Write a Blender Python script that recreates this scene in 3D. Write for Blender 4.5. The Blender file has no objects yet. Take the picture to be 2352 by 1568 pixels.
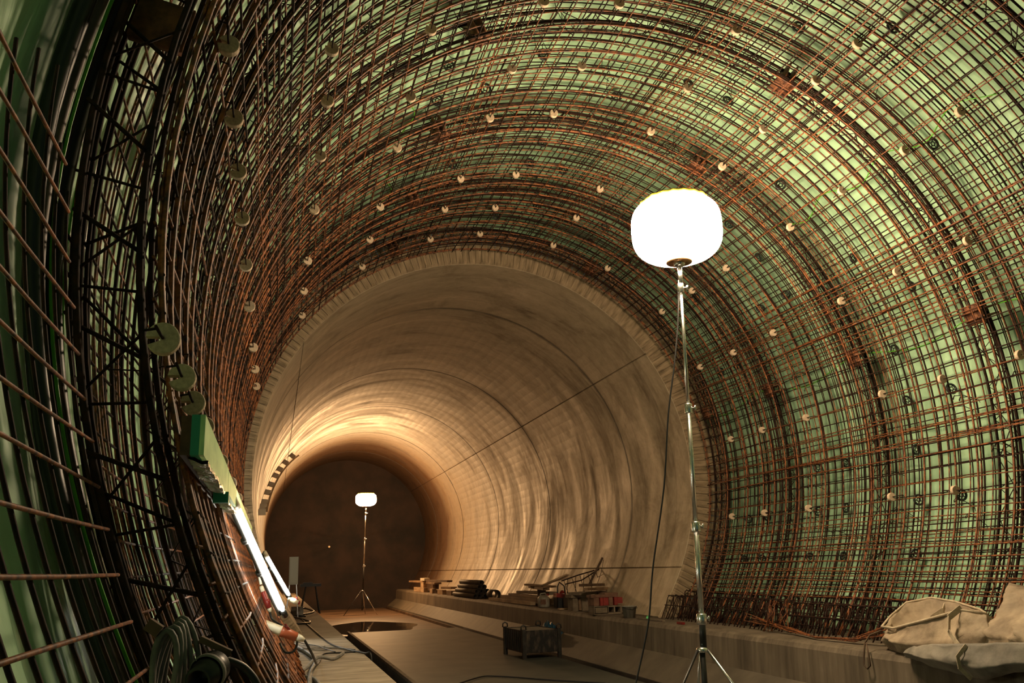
import bpy, math, random
import numpy as np
from mathutils import Vector, Matrix
random.seed(7); rng = np.random.default_rng(7)
SC = bpy.context.scene
COL = SC.collection
ZA = 3.0905          # height of the tunnel axis
D2R = math.pi / 180

# ------------------------------------------------------------------ camera
cam_d = bpy.data.cameras.new('camera'); cam = bpy.data.objects.new('camera', cam_d); COL.objects.link(cam)
cam_d.sensor_width = 36; cam_d.lens = 36 * 2003 / 2352; cam_d.clip_start = .02; cam_d.clip_end = 200
cam.location = (-3.1728, 0, 1.75)
TH, PIT, ROL = .268, .251, -.032
r = Vector((math.cos(TH), -math.sin(TH), 0)); fw = Vector((math.sin(TH) * math.cos(PIT), math.cos(TH) * math.cos(PIT), math.sin(PIT)))
up = r.cross(fw)
c_, s_ = math.cos(ROL), math.sin(ROL)
r2 = r * c_ + up * s_; up2 = up * c_ - r * s_
m = Matrix((r2, up2, -fw)).transposed().to_4x4(); m.translation = cam.location
cam.matrix_world = m
SC.camera = cam

# ------------------------------------------------------------------ world, exposure
w = bpy.data.worlds.new('world'); SC.world = w; w.use_nodes = True
w.node_tree.nodes['Background'].inputs[0].default_value = (.25, .45, .5, 1)
w.node_tree.nodes['Background'].inputs[1].default_value = .03
vs = SC.view_settings
vs.view_transform = 'Standard'; vs.look = 'None'; vs.gamma = 1; vs.use_curve_mapping = False; vs.exposure = 2.0
SC.cycles.max_bounces = 6; SC.cycles.diffuse_bounces = 4
LAMP_NEAR = (1.0, .74, .47); E_NEAR = 30
LAMP_FAR = (1.0, .56, .24); E_FAR = 72
TUBE = (1.0, .95, .80); E_TUBE = 18

# ------------------------------------------------------------------ materials
def newmat(name):
    m = bpy.data.materials.new(name); m.use_nodes = True
    nt = m.node_tree; b = nt.nodes['Principled BSDF']
    return m, nt, b
def N(nt, t, **k):
    n = nt.nodes.new(t)
    for a, v in k.items():
        if a in n.inputs: n.inputs[a].default_value = v
        else: setattr(n, a, v)
    return n
def ramp(nt, fac, stops):
    n = nt.nodes.new('ShaderNodeValToRGB'); e = n.color_ramp.elements
    while len(e) < len(stops): e.new(.5)
    for i, (p, c) in enumerate(stops):
        e[i].position = p; e[i].color = (*c, 1) if len(c) == 3 else c
    nt.links.new(fac, n.inputs[0]); return n
def coords(nt, scale=(1, 1, 1), uv=False, obj=True):
    tc = nt.nodes.new('ShaderNodeTexCoord'); mp = nt.nodes.new('ShaderNodeMapping')
    mp.inputs['Scale'].default_value = scale
    nt.links.new(tc.outputs['UV' if uv else 'Object'], mp.inputs['Vector']); return mp.outputs[0]
def noise_mat(name, c1, c2, scale=5, rough=.7, metal=0, stretch=(1, 1, 1), uv=False, bump=.0, detail=5, c3=None, spec=.5, lo=.35, hi=.65):
    m, nt, b = newmat(name)
    v = coords(nt, stretch, uv)
    n = N(nt, 'ShaderNodeTexNoise', Scale=scale, Detail=detail, Roughness=.6); nt.links.new(v, n.inputs['Vector'])
    st = [(lo, c1), (hi, c2)]
    if c3: st = [(lo, c1), ((lo + hi) / 2, c2), (hi, c3)]
    rp = ramp(nt, n.outputs['Fac'], st); nt.links.new(rp.outputs[0], b.inputs['Base Color'])
    b.inputs['Roughness'].default_value = rough; b.inputs['Metallic'].default_value = metal
    b.inputs['Specular IOR Level'].default_value = spec
    if bump:
        n2 = N(nt, 'ShaderNodeTexNoise', Scale=scale * 6, Detail=4); nt.links.new(v, n2.inputs['Vector'])
        bp = N(nt, 'ShaderNodeBump', Strength=bump, Distance=.01); nt.links.new(n2.outputs['Fac'], bp.inputs['Height'])
        nt.links.new(bp.outputs[0], b.inputs['Normal'])
    return m
def flat(name, c, rough=.6, metal=0, spec=.5):
    m, nt, b = newmat(name)
    b.inputs['Base Color'].default_value = (*c, 1); b.inputs['Roughness'].default_value = rough
    b.inputs['Metallic'].default_value = metal; b.inputs['Specular IOR Level'].default_value = spec
    return m
def emit(name, c, s):
    m, nt, b = newmat(name)
    b.inputs['Base Color'].default_value = (.8, .8, .8, 1)
    b.inputs['Emission Color'].default_value = (*c, 1); b.inputs['Emission Strength'].default_value = s
    return m

def lining_mat():
    m, nt, b = newmat('lining_concrete')
    # UV: u along the tunnel in metres, v round the arch in metres
    va = coords(nt, (1.3, .42, 1), True)
    n1 = N(nt, 'ShaderNodeTexNoise', Scale=1.0, Detail=9, Roughness=.68, Distortion=.6); nt.links.new(va, n1.inputs['Vector'])
    r1 = ramp(nt, n1.outputs['Fac'], [(.30, (.22, .16, .095)), (.42, (.45, .355, .235)), (.60, (.54, .43, .29)), (.75, (.66, .545, .39))])
    vb = coords(nt, (1, 1, 1), True)
    n2 = N(nt, 'ShaderNodeTexNoise', Scale=.9, Detail=6, Roughness=.7, Distortion=.8); nt.links.new(vb, n2.inputs['Vector'])
    r2 = ramp(nt, n2.outputs['Fac'], [(.36, (.62, .60, .56)), (.52, (1, 1, 1))])
    mx = N(nt, 'ShaderNodeMixRGB', blend_type='MULTIPLY', Fac=.9)
    nt.links.new(r1.outputs[0], mx.inputs[1]); nt.links.new(r2.outputs[0], mx.inputs[2])
    # thin circumferential shutter lines
    sp = nt.nodes.new('ShaderNodeSeparateXYZ'); nt.links.new(vb, sp.inputs[0])
    n4 = N(nt, 'ShaderNodeTexNoise', Scale=.5, Detail=2); nt.links.new(vb, n4.inputs['Vector'])
    md = N(nt, 'ShaderNodeMath', operation='MULTIPLY'); md.inputs[1].default_value = 1 / 1.325; nt.links.new(sp.outputs[0], md.inputs[0])
    fr = N(nt, 'ShaderNodeMath', operation='FRACT'); nt.links.new(md.outputs[0], fr.inputs[0])
    sb = N(nt, 'ShaderNodeMath', operation='SUBTRACT'); sb.inputs[1].default_value = .5; nt.links.new(fr.outputs[0], sb.inputs[0])
    ab = N(nt, 'ShaderNodeMath', operation='ABSOLUTE'); nt.links.new(sb.outputs[0], ab.inputs[0])
    rl = ramp(nt, ab.outputs[0], [(0.0, (.45, .42, .38)), (.012, (1, 1, 1))])
    m3 = N(nt, 'ShaderNodeMixRGB', blend_type='MULTIPLY', Fac=.65)
    nt.links.new(mx.outputs[0], m3.inputs[1]); nt.links.new(rl.outputs[0], m3.inputs[2])
    # fine dark pits
    vo = N(nt, 'ShaderNodeTexVoronoi', Scale=1.7); nt.links.new(coords(nt, (1.5, .55, 1), True), vo.inputs['Vector'])
    rv = ramp(nt, vo.outputs['Distance'], [(.02, (.3, .28, .25)), (.05, (1, 1, 1))])
    m4 = N(nt, 'ShaderNodeMixRGB', blend_type='MULTIPLY', Fac=.8)
    nt.links.new(m3.outputs[0], m4.inputs[1]); nt.links.new(rv.outputs[0], m4.inputs[2])
    n7 = N(nt, 'ShaderNodeTexNoise', Scale=7, Detail=8, Roughness=.75); nt.links.new(coords(nt, (1, .7, 1), True), n7.inputs['Vector'])
    r7 = ramp(nt, n7.outputs['Fac'], [(.34, (.74, .71, .66)), (.62, (1.0, 1.0, 1.0))])
    m7 = N(nt, 'ShaderNodeMixRGB', blend_type='MULTIPLY', Fac=.9); nt.links.new(m4.outputs[0], m7.inputs[1]); nt.links.new(r7.outputs[0], m7.inputs[2]); m4 = m7
    # dark stained bay joints every 5.3 m
    a1 = N(nt, 'ShaderNodeMath', operation='ADD'); a1.inputs[1].default_value = 2.65 - 15.9 + 53; nt.links.new(sp.outputs[0], a1.inputs[0])
    a2 = N(nt, 'ShaderNodeMath', operation='DIVIDE'); a2.inputs[1].default_value = 5.3; nt.links.new(a1.outputs[0], a2.inputs[0])
    a3 = N(nt, 'ShaderNodeMath', operation='FRACT'); nt.links.new(a2.outputs[0], a3.inputs[0])
    a4 = N(nt, 'ShaderNodeMath', operation='SUBTRACT'); a4.inputs[1].default_value = .5; nt.links.new(a3.outputs[0], a4.inputs[0])
    a5 = N(nt, 'ShaderNodeMath', operation='ABSOLUTE'); nt.links.new(a4.outputs[0], a5.inputs[0])
    a6 = N(nt, 'ShaderNodeMath', operation='MULTIPLY_ADD'); nt.links.new(n2.outputs['Fac'], a6.inputs[0]); a6.inputs[1].default_value = -.05; nt.links.new(a5.outputs[0], a6.inputs[2])
    rj = ramp(nt, a6.outputs[0], [(-.0, (.25, .22, .18)), (.012, (1, 1, 1))]); rj.color_ramp.elements[0].position = 0
    a7 = N(nt, 'ShaderNodeMath', operation='ADD'); a7.inputs[1].default_value = .022; nt.links.new(a6.outputs[0], a7.inputs[0]); nt.links.new(a7.outputs[0], rj.inputs[0])
    m5 = N(nt, 'ShaderNodeMixRGB', blend_type='MULTIPLY', Fac=.85); nt.links.new(m4.outputs[0], m5.inputs[1]); nt.links.new(rj.outputs[0], m5.inputs[2])
    # the last bays turn dark brown towards the end wall, with a ragged start
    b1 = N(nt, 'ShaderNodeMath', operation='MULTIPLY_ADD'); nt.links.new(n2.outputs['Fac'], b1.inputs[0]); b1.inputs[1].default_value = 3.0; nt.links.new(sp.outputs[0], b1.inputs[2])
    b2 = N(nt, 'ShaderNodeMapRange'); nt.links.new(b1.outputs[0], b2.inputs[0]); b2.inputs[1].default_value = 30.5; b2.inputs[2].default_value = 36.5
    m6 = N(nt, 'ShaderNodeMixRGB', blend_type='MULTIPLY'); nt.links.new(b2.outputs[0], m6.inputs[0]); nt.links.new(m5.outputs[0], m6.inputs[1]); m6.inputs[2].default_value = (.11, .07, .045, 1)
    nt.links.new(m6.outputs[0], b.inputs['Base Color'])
    rr = ramp(nt, n1.outputs['Fac'], [(.35, (.7, .7, .7)), (.7, (.36, .36, .36))]); nt.links.new(rr.outputs[0], b.inputs['Roughness'])
    n3 = N(nt, 'ShaderNodeTexNoise', Scale=3, Detail=6); nt.links.new(va, n3.inputs['Vector'])
    bp = N(nt, 'ShaderNodeBump', Strength=.2, Distance=.02); nt.links.new(n3.outputs['Fac'], bp.inputs['Height'])
    nt.links.new(bp.outputs[0], b.inputs['Normal'])
    return m
def streak_mat():
    # ledge faces: vertical run-off streaks
    m, nt, b = newmat('ledge_concrete')
    n1 = N(nt, 'ShaderNodeTexNoise', Scale=1, Detail=7, Roughness=.65); nt.links.new(coords(nt, (9, 9, .8)), n1.inputs['Vector'])
    r1 = ramp(nt, n1.outputs['Fac'], [(.3, (.07, .054, .036)), (.5, (.14, .108, .072)), (.68, (.19, .15, .105)), (.8, (.31, .25, .18))])
    n2 = N(nt, 'ShaderNodeTexNoise', Scale=1.3, Detail=6); nt.links.new(coords(nt), n2.inputs['Vector'])
    r2 = ramp(nt, n2.outputs['Fac'], [(.35, (.6, .58, .55)), (.6, (1, 1, 1))])
    mx = N(nt, 'ShaderNodeMixRGB', blend_type='MULTIPLY', Fac=.8)
    nt.links.new(r1.outputs[0], mx.inputs[1]); nt.links.new(r2.outputs[0], mx.inputs[2])
    nt.links.new(mx.outputs[0], b.inputs['Base Color']); b.inputs['Roughness'].default_value = .75
    bp = N(nt, 'ShaderNodeBump', Strength=.3, Distance=.02); nt.links.new(n1.outputs['Fac'], bp.inputs['Height'])
    nt.links.new(bp.outputs[0], b.inputs['Normal'])
    return m
def membrane_mat():
    m, nt, b = newmat('green_membrane')
    v = coords(nt, (1, 1, 1), True)
    n1 = N(nt, 'ShaderNodeTexNoise', Scale=1.2, Detail=5); nt.links.new(v, n1.inputs['Vector'])
    r1 = ramp(nt, n1.outputs['Fac'], [(.3, (.36, .60, .37)), (.5, (.45, .71, .45)), (.7, (.51, .78, .50))])
    nt.links.new(r1.outputs[0], b.inputs['Base Color']); b.inputs['Roughness'].default_value = .42
    n3 = N(nt, 'ShaderNodeTexNoise', Scale=1.4, Detail=4, Distortion=.5); nt.links.new(coords(nt, (3.5, .8, 1), True), n3.inputs['Vector'])
    bp = N(nt, 'ShaderNodeBump', Strength=.5, Distance=.06); nt.links.new(n3.outputs['Fac'], bp.inputs['Height'])
    nt.links.new(bp.outputs[0], b.inputs['Normal'])
    return m
M = {}
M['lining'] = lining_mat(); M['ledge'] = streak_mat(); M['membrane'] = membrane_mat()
M['ring'] = noise_mat('ring_face_concrete', (.17, .12, .065), (.40, .29, .175), 2.5, .8, stretch=(6, 1, 1), uv=True, bump=.4, detail=8)
M['floor'] = noise_mat('floor_screed', (.030, .034, .028), (.085, .086, .066), 1.6, .6, bump=.25, detail=9, lo=.3, hi=.72)
M['walk'] = noise_mat('walkway_concrete', (.16, .125, .085), (.42, .34, .245), 2.2, .8, bump=.5, detail=10, stretch=(1, 3, 1), lo=.3, hi=.7)
M['haunch'] = noise_mat('haunch_concrete', (.055, .045, .031), (.13, .105, .072), 1.6, .7, bump=.25, detail=9, lo=.3, hi=.72)
M['mud'] = noise_mat('wet_mud', (.035, .019, .010), (.15, .088, .048), 1.4, .5, bump=.5, detail=9, stretch=(.7, 1.6, 1))
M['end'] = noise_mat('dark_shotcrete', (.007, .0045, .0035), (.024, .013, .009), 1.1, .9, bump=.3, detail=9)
M['gutter'] = noise_mat('wet_gutter', (.012, .012, .012), (.04, .036, .03), 5, .4, detail=5)
M['rust'] = noise_mat('rusted_rebar', (.022, .008, .004), (.15, .044, .012), 22, .6, .0, bump=.0, detail=4, stretch=(1, 1, 1), c3=(.36, .115, .03))
M['rust_dark'] = noise_mat('old_rebar', (.008, .005, .004), (.04, .015, .007), 18, .75, .0, detail=4, spec=.2)
M['rust_plate'] = noise_mat('rusted_plate', (.07, .025, .012), (.26, .10, .04), 12, .7, .1, detail=6)
M['spacer'] = noise_mat('cream_spacer', (.50, .37, .25), (.72, .56, .39), 60, .8, detail=4, bump=.3)
M['wheel'] = flat('black_plastic', (.012, .014, .013), .45)
M['black'] = flat('black_rubber', (.012, .012, .012), .5)
M['hose'] = flat('black_hose', (.006, .007, .007), .42)
M['hose_brown'] = noise_mat('brown_hose', (.09, .06, .045), (.2, .14, .11), 8, .5)
M['greenline'] = flat('green_hose', (.12, .50, .03), .3)
M['greyhose'] = noise_mat('grey_hose', (.10, .10, .09), (.24, .22, .19), 9, .6)
M['pipe_white'] = flat('clear_tube', (.75, .72, .6), .25)
M['chrome'] = flat('chromed_steel', (.75, .74, .72), .22, 1)
M['dark_metal'] = flat('dark_steel', (.05, .05, .048), .4, .8)
M['brass'] = flat('copper_tone_metal', (.55, .30, .15), .35, .9)
M['yellow'] = flat('yellow_fabric', (.85, .62, .03), .6)
M['glow_near'] = emit('lit_balloon_fabric', LAMP_NEAR, E_NEAR)
M['glow_far'] = emit('lit_balloon_far', LAMP_FAR, E_FAR)
M['tube'] = emit('lit_tube', TUBE, E_TUBE)
M['greenboard'] = noise_mat('green_painted_board', (.32, .62, .28), (.55, .85, .42), 3, .5, stretch=(20, 1, 3), detail=4)
M['teal'] = flat('teal_edge', (.03, .30, .20), .5)
M['brownwood'] = noise_mat('brown_plywood', (.06, .028, .015), (.14, .07, .035), 9, .7, detail=5)
M['foil'] = noise_mat('silver_foil', (.35, .34, .28), (.9, .88, .78), 14, .22, .85, bump=.8)
M['pale'] = flat('pale_paint', (.85, .70, .50), .6)
M['wood'] = noise_mat('raw_timber', (.11, .06, .03), (.30, .19, .10), 5, .75, stretch=(1, .25, 1), detail=7, bump=.2)
M['woodpale'] = noise_mat('pale_timber', (.22, .14, .075), (.45, .31, .18), 5, .75, stretch=(1, .25, 1), detail=7)
M['wooddark'] = noise_mat('dark_timber', (.06, .035, .02), (.15, .09, .05), 6, .8, detail=6)
M['red'] = noise_mat('red_plastic', (.14, .010, .008), (.26, .025, .018), 6, .4)
M['orangered'] = flat('orange_red_plastic', (.42, .10, .04), .4)
M['cream'] = flat('cream_plastic', (.62, .56, .42), .45)
M['brick'] = noise_mat('clay_block', (.10, .05, .03), (.20, .10, .06), 10, .85, detail=6, bump=.3)
M['block'] = noise_mat('beige_block', (.12, .09, .055), (.22, .165, .11), 7, .85, detail=6, bump=.3)
M['tube_dark'] = noise_mat('dark_pipe', (.03, .024, .018), (.09, .07, .05), 9, .6, detail=5)
M['jug'] = noise_mat('dirty_white_plastic', (.20, .17, .12), (.42, .38, .31), 6, .5)
M['bucket'] = noise_mat('grey_bucket_plastic', (.16, .14, .11), (.30, .27, .21), 7, .6, stretch=(3, 3, .5))
M['blue'] = flat('blue_tarp', (.01, .06, .10), .5)
M['cratemetal'] = noise_mat('crate_steel', (.015, .015, .013), (.045, .040, .033), 9, .55, .5, detail=6)
M['cratedust'] = noise_mat('splashed_steel', (.010, .009, .008), (.11, .08, .055), 14, .6, .3, detail=8, stretch=(1, 1, .35), lo=.48, hi=.75)
M['sand'] = noise_mat('pale_sand', (.12, .105, .08), (.2, .18, .135), 6, .9, bump=.3)
M['bag'] = noise_mat('woven_bag', (.20, .15, .10), (.46, .36, .245), 3.5, .75, detail=8, bump=.6)
M['greybag'] = noise_mat('grey_woven_bag', (.13, .12, .10), (.30, .27, .22), 3.5, .7, detail=8, bump=.35)
M['strap'] = noise_mat('bag_strap', (.40, .32, .22), (.6, .5, .36), 30, .8)
M['greybox'] = flat('grey_enamel', (.42, .44, .38), .5)
M['greenlit'] = flat('green_plastic', (.15, .75, .25), .5)
def water_mat():
    m, nt, b = newmat('dark_water'); b.inputs['Base Color'].default_value = (.012, .010, .008, 1)
    b.inputs['Roughness'].default_value = .04
    n3 = N(nt, 'ShaderNodeTexNoise', Scale=3, Detail=3); nt.links.new(coords(nt), n3.inputs['Vector'])
    bp = N(nt, 'ShaderNodeBump', Strength=.12, Distance=.02); nt.links.new(n3.outputs['Fac'], bp.inputs['Height'])
    nt.links.new(bp.outputs[0], b.inputs['Normal']); return m
M['water'] = water_mat()

# ------------------------------------------------------------------ mesh tools
class MB:
    def __init__(s): s.v = []; s.f = []; s.uv = []; s.mi = []
    def add(s, vs, fs, mi=0):
        o = len(s.v); s.v += [tuple(map(float, p)) for p in vs]; s.f += [tuple(i + o for i in f) for f in fs]; s.mi += [mi] * len(fs); return s
    def box(s, c, size, rot=None, mi=0):
        x, y, z = [a / 2 for a in size]
        vs = [Vector(p) for p in ((-x, -y, -z), (x, -y, -z), (x, y, -z), (-x, y, -z), (-x, -y, z), (x, -y, z), (x, y, z), (-x, y, z))]
        if rot is not None: vs = [rot @ v for v in vs]
        return s.add([v + Vector(c) for v in vs], [(0, 3, 2, 1), (4, 5, 6, 7), (0, 1, 5, 4), (1, 2, 6, 5), (2, 3, 7, 6), (3, 0, 4, 7)], mi)
    def tube(s, pts, rad, n=6, closed=False, mi=0, rads=None):
        pts = [Vector(p) for p in pts]; L = len(pts); vs = []; fs = []
        up = None
        for i, p in enumerate(pts):
            a = pts[(i - 1) % L] if (closed or i > 0) else p; b = pts[(i + 1) % L] if (closed or i < L - 1) else p
            t = (b - a).normalized() if (b - a).length > 1e-9 else Vector((0, 0, 1))
            if up is None:
                up = Vector((0, 0, 1)) if abs(t.z) < .9 else Vector((1, 0, 0))
            u = (up - t * up.dot(t)); 
            if u.length < 1e-6: u = t.orthogonal()
            u.normalize(); up = u; w_ = t.cross(u); rr = rads[i] if rads else rad
            for k in range(n):
                an = 2 * math.pi * k / n; vs.append(p + u * (rr * math.cos(an)) + w_ * (rr * math.sin(an)))
        for i in range(L if closed else L - 1):
            j = (i + 1) % L
            for k in range(n): fs.append((i * n + k, i * n + (k + 1) % n, j * n + (k + 1) % n, j * n + k))
        if not closed: fs.append(tuple(range(n - 1, -1, -1))); fs.append(tuple((L - 1) * n + k for k in range(n)))
        return s.add(vs, fs, mi)
    def lathe(s, prof, c=(0, 0, 0), n=24, rot=None, mi=0, cap=True):
        vs = []; fs = []
        for (rr, z) in prof:
            for k in range(n):
                a = 2 * math.pi * k / n; v = Vector((rr * math.cos(a), rr * math.sin(a), z))
                if rot is not None: v = rot @ v
                vs.append(v + Vector(c))
        for i in range(len(prof) - 1):
            for k in range(n): fs.append((i * n + k, i * n + (k + 1) % n, (i + 1) * n + (k + 1) % n, (i + 1) * n + k))
        if cap: fs.append(tuple(range(n - 1, -1, -1))); fs.append(tuple((len(prof) - 1) * n + k for k in range(n)))
        return s.add(vs, fs, mi)
    def build(s, name, mat, parent=None, smooth=False, org=None):
        me = bpy.data.meshes.new(name)
        o = Vector(org) if org is not None else (world_of(parent) if parent else Vector((0, 0, 0)))
        me.from_pydata([tuple(Vector(v) - o) for v in s.v], [], s.f)
        for mm in (mat if isinstance(mat, (list, tuple)) else [mat]): me.materials.append(mm)
        if isinstance(mat, (list, tuple)): me.polygons.foreach_set('material_index', s.mi)
        if smooth: me.polygons.foreach_set('use_smooth', [True] * len(me.polygons))
        if s.uv:
            ul = me.uv_layers.new(name='UVMap'); li = np.zeros(len(me.loops), dtype=np.int32); me.loops.foreach_get('vertex_index', li)
            ul.data.foreach_set('uv', np.array(s.uv, dtype=np.float32)[li].ravel())
        me.update()
        ob = bpy.data.objects.new(name, me); COL.objects.link(ob)
        if parent: ob.parent = parent; ob.location = o - world_of(parent)
        else: ob.location = o
        return ob
def world_of(o):
    v = Vector((0, 0, 0))
    while o is not None: v = v + Vector(o.location); o = o.parent
    return v
def thing(name, loc, label=None, cat=None, group=None, kind=None):
    o = bpy.data.objects.new(name, None); COL.objects.link(o); o.location = loc; o.empty_display_size = .1
    return tag(o, label, cat, group, kind)
def tag(o, label=None, cat=None, group=None, kind=None):
    if label: o['label'] = label
    if cat: o['category'] = cat
    if group: o['group'] = group
    if kind: o['kind'] = kind
    return o
def copyp(src, parent, loc, rot=None, name=None):
    o = src.copy(); COL.objects.link(o); o.parent = parent; o.location = loc
    if rot is not None: o.rotation_euler = rot
    return o
def P(phi, rad, y): a = phi * D2R; return Vector((rad * math.sin(a), y, ZA + rad * math.cos(a)))
def RX(a): return Matrix.Rotation(a * D2R, 3, 'X')
def RY(a): return Matrix.Rotation(a * D2R, 3, 'Y')
def RZ(a): return Matrix.Rotation(a * D2R, 3, 'Z')
ORD = ['nearest', 'second', 'third', 'fourth', 'fifth', 'sixth', 'seventh', 'eighth', 'ninth', 'tenth', 'eleventh', 'twelfth']
def jit(a): return random.uniform(-a, a)

# ------------------------------------------------------------------ the lining: cast bays with recessed joints
R = 3.5; PE = 53.9; PL = 114.5; RING = 13.3
BAYS = [13.3, 15.9, 21.2, 26.5, 31.8, 37.1, 40.3]
def panel(p0, p1, y0, y1, parent):
    nb = max(6, int(abs(p1 - p0) / 3)); mb = MB(); g = .022; dp = .028
    ys = [y0, y0 + g] + list(np.linspace(y0 + g, y1 - g, 4)[1:-1]) + [y1 - g, y1]
    gp = g / R / D2R * .6
    ps = [p0, p0 + gp] + list(np.linspace(p0 + gp, p1 - gp, nb)[1:-1]) + [p1 - gp, p1]
    for i, ph in enumerate(ps):
        for j, y in enumerate(ys):
            e = i in (0, len(ps) - 1) or j in (0, len(ys) - 1)
            mb.v.append(tuple(P(ph, R + (dp if e else 0), y))); mb.uv.append((y, ph * D2R * R))
    n = len(ys)
    for i in range(len(ps) - 1):
        for j in range(n - 1): mb.f.append((i * n + j, (i + 1) * n + j, (i + 1) * n + j + 1, i * n + j + 1)); mb.mi.append(0)
    # back skin gives each bay its thickness
    o = len(mb.v)
    for ph in ps:
        for y in (y0, y1): mb.v.append(tuple(P(ph, R + .32, y))); mb.uv.append((y, ph * D2R * R))
    for i in range(len(ps) - 1): mb.f.append((o + 2 * i, o + 2 * i + 1, o + 2 * i + 3, o + 2 * i + 2)); mb.mi.append(0)
    for i in range(len(ps) - 1):
        mb.f.append((i * n, o + 2 * i, o + 2 * i + 2, (i + 1) * n)); mb.f.append((i * n + n - 1, (i + 1) * n + n - 1, o + 2 * i + 3, o + 2 * i + 1)); mb.mi += [0, 0]
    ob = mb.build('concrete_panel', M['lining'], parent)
    me = ob.data; me.polygons.foreach_set('use_smooth', [False] * len(me.polygons))
    return ob
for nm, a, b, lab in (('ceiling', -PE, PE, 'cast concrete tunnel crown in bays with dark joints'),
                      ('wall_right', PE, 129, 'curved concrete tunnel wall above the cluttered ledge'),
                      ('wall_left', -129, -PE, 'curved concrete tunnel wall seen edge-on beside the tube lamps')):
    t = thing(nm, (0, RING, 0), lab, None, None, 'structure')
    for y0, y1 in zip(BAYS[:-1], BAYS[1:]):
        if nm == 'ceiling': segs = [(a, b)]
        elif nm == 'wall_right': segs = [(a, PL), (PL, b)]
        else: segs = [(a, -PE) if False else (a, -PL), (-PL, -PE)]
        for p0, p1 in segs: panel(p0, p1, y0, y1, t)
# annular end face of the lining, board marked
mb = MB(); NB = 150
for i in range(NB):
    p0 = -129 + 258 * i / NB; p1 = -129 + 258 * (i + 1) / NB; e = .0035 * random.random() + (.006 if random.random() < .2 else 0)
    o = len(mb.v)
    for ph in (p0 + .05, p1 - .05):
        for rr, yy in ((3.50, RING + .0), (3.53, RING - .03 - e), (3.80, RING - .03 - e), (4.2, RING - .03 - e)):
            mb.v.append(tuple(P(ph, rr, yy))); mb.uv.append((ph * D2R * 3.7, rr))
    for k in range(3): mb.f.append((o + k, o + k + 1, o + k + 5, o + k + 4)); mb.mi.append(0)
    for ph in (p1 - .05, p1 + .05):
        for rr in (3.5, 4.2): mb.v.append(tuple(P(ph, rr, RING - .012))); mb.uv.append((ph * D2R * 3.7, rr))
    mb.f.append((o + 8, o + 9, o + 11, o + 10)); mb.mi.append(0)
tag(mb.build('trim_1', M['ring'], None), 'board-marked concrete end face ringing the tunnel mouth', None, None, 'structure')
# far end wall
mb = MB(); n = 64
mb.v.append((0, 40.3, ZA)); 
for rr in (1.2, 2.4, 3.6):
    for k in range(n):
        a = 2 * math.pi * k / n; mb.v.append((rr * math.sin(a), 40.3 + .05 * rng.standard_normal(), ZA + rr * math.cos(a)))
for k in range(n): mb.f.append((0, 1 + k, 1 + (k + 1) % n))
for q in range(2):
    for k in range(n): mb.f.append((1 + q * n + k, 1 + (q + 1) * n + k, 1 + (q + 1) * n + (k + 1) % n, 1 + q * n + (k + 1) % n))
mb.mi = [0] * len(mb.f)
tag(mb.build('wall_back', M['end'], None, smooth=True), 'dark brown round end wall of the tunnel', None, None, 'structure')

# ------------------------------------------------------------------ membrane
def membrane():
    mb = MB(); ys = np.arange(-7, RING + .01, .11); ps = np.arange(-132, 132.1, 1.5)
    k = rng.uniform(0, 6.28, (8,)); 
    Y, PH = np.meshgrid(ys, ps, indexing='ij'); v = PH * D2R * 4.1
    d = .020 * np.sin(Y * 5.1 + k[0] + .9 * np.sin(v * .7 + k[1])) + .016 * np.sin(Y * 9.7 + k[2] + 1.3 * np.sin(v * .5 + k[3])) + .014 * np.sin(v * 3.1 + k[4] + np.sin(Y * 1.7))
    d = d + .008 * np.sin(Y * 17 + 2 * np.sin(v * 1.1 + k[5]))
    near = np.clip((3.4 - Y) / 2.5, 0, 1); d = d * (1 - .6 * near)
    rad = 4.14 + d
    X = rad * np.sin(PH * D2R); Z = ZA + rad * np.cos(PH * D2R)
    mb.v = [tuple(a) for a in np.stack([X, Y, Z], -1).reshape(-1, 3).tolist()]; mb.uv = np.stack([Y, v], -1).reshape(-1, 2).tolist()
    n = len(ps)
    mb.f = [(i * n + j, (i + 1) * n + j, (i + 1) * n + j + 1, i * n + j + 1) for i in range(len(ys) - 1) for j in range(n - 1)]; mb.mi = [0] * len(mb.f)
    ob = mb.build('waterproof_membrane', M['membrane'], None, smooth=True)
    tag(ob, 'pale green wrinkled waterproofing membrane lining the rock behind the rebar cage', 'membrane', None, 'structure')
membrane()

# ------------------------------------------------------------------ floor, ledges
def extrude(name, prof, y0, y1, mat, lab, n=24, parent=None, joints=()):
    mb = MB(); ys = list(np.linspace(y0, y1, n))
    L = len(prof)
    for y in ys:
        for x, z in prof: mb.v.append((x, y, z))
    for i in range(len(ys) - 1):
        for k in range(L - 1): mb.f.append((i * L + k, i * L + k + 1, (i + 1) * L + k + 1, (i + 1) * L + k))
    mb.f.append(tuple(range(L))[::-1]); mb.f.append(tuple((len(ys) - 1) * L + k for k in range(L))); mb.mi = [0] * len(mb.f)
    ob = mb.build(name, mat, parent)
    if lab: tag(ob, lab, None, None, 'structure')
    return ob
FE = 23.9
extrude('floor', [(-2.25, -.4), (-2.25, .03), (-1.24, .03), (-1.24, .2), (1.62, .2), (1.62, .08), (1.78, .08), (1.79, .19), (2.2, .19), (2.2, -.4)], -7, FE, M['floor'],
        'grey screed tunnel floor between dark side gutters', 4)
extrude('floor_far', [(-2.25, -.4), (-2.25, .12), (1.60, .12), (1.62, .04), (1.74, .04), (1.75, .15), (2.2, .15), (2.2, -.4)], FE, 40.3, M['mud'],
        'muddy brown far tunnel floor beyond the screed', 4)
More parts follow.
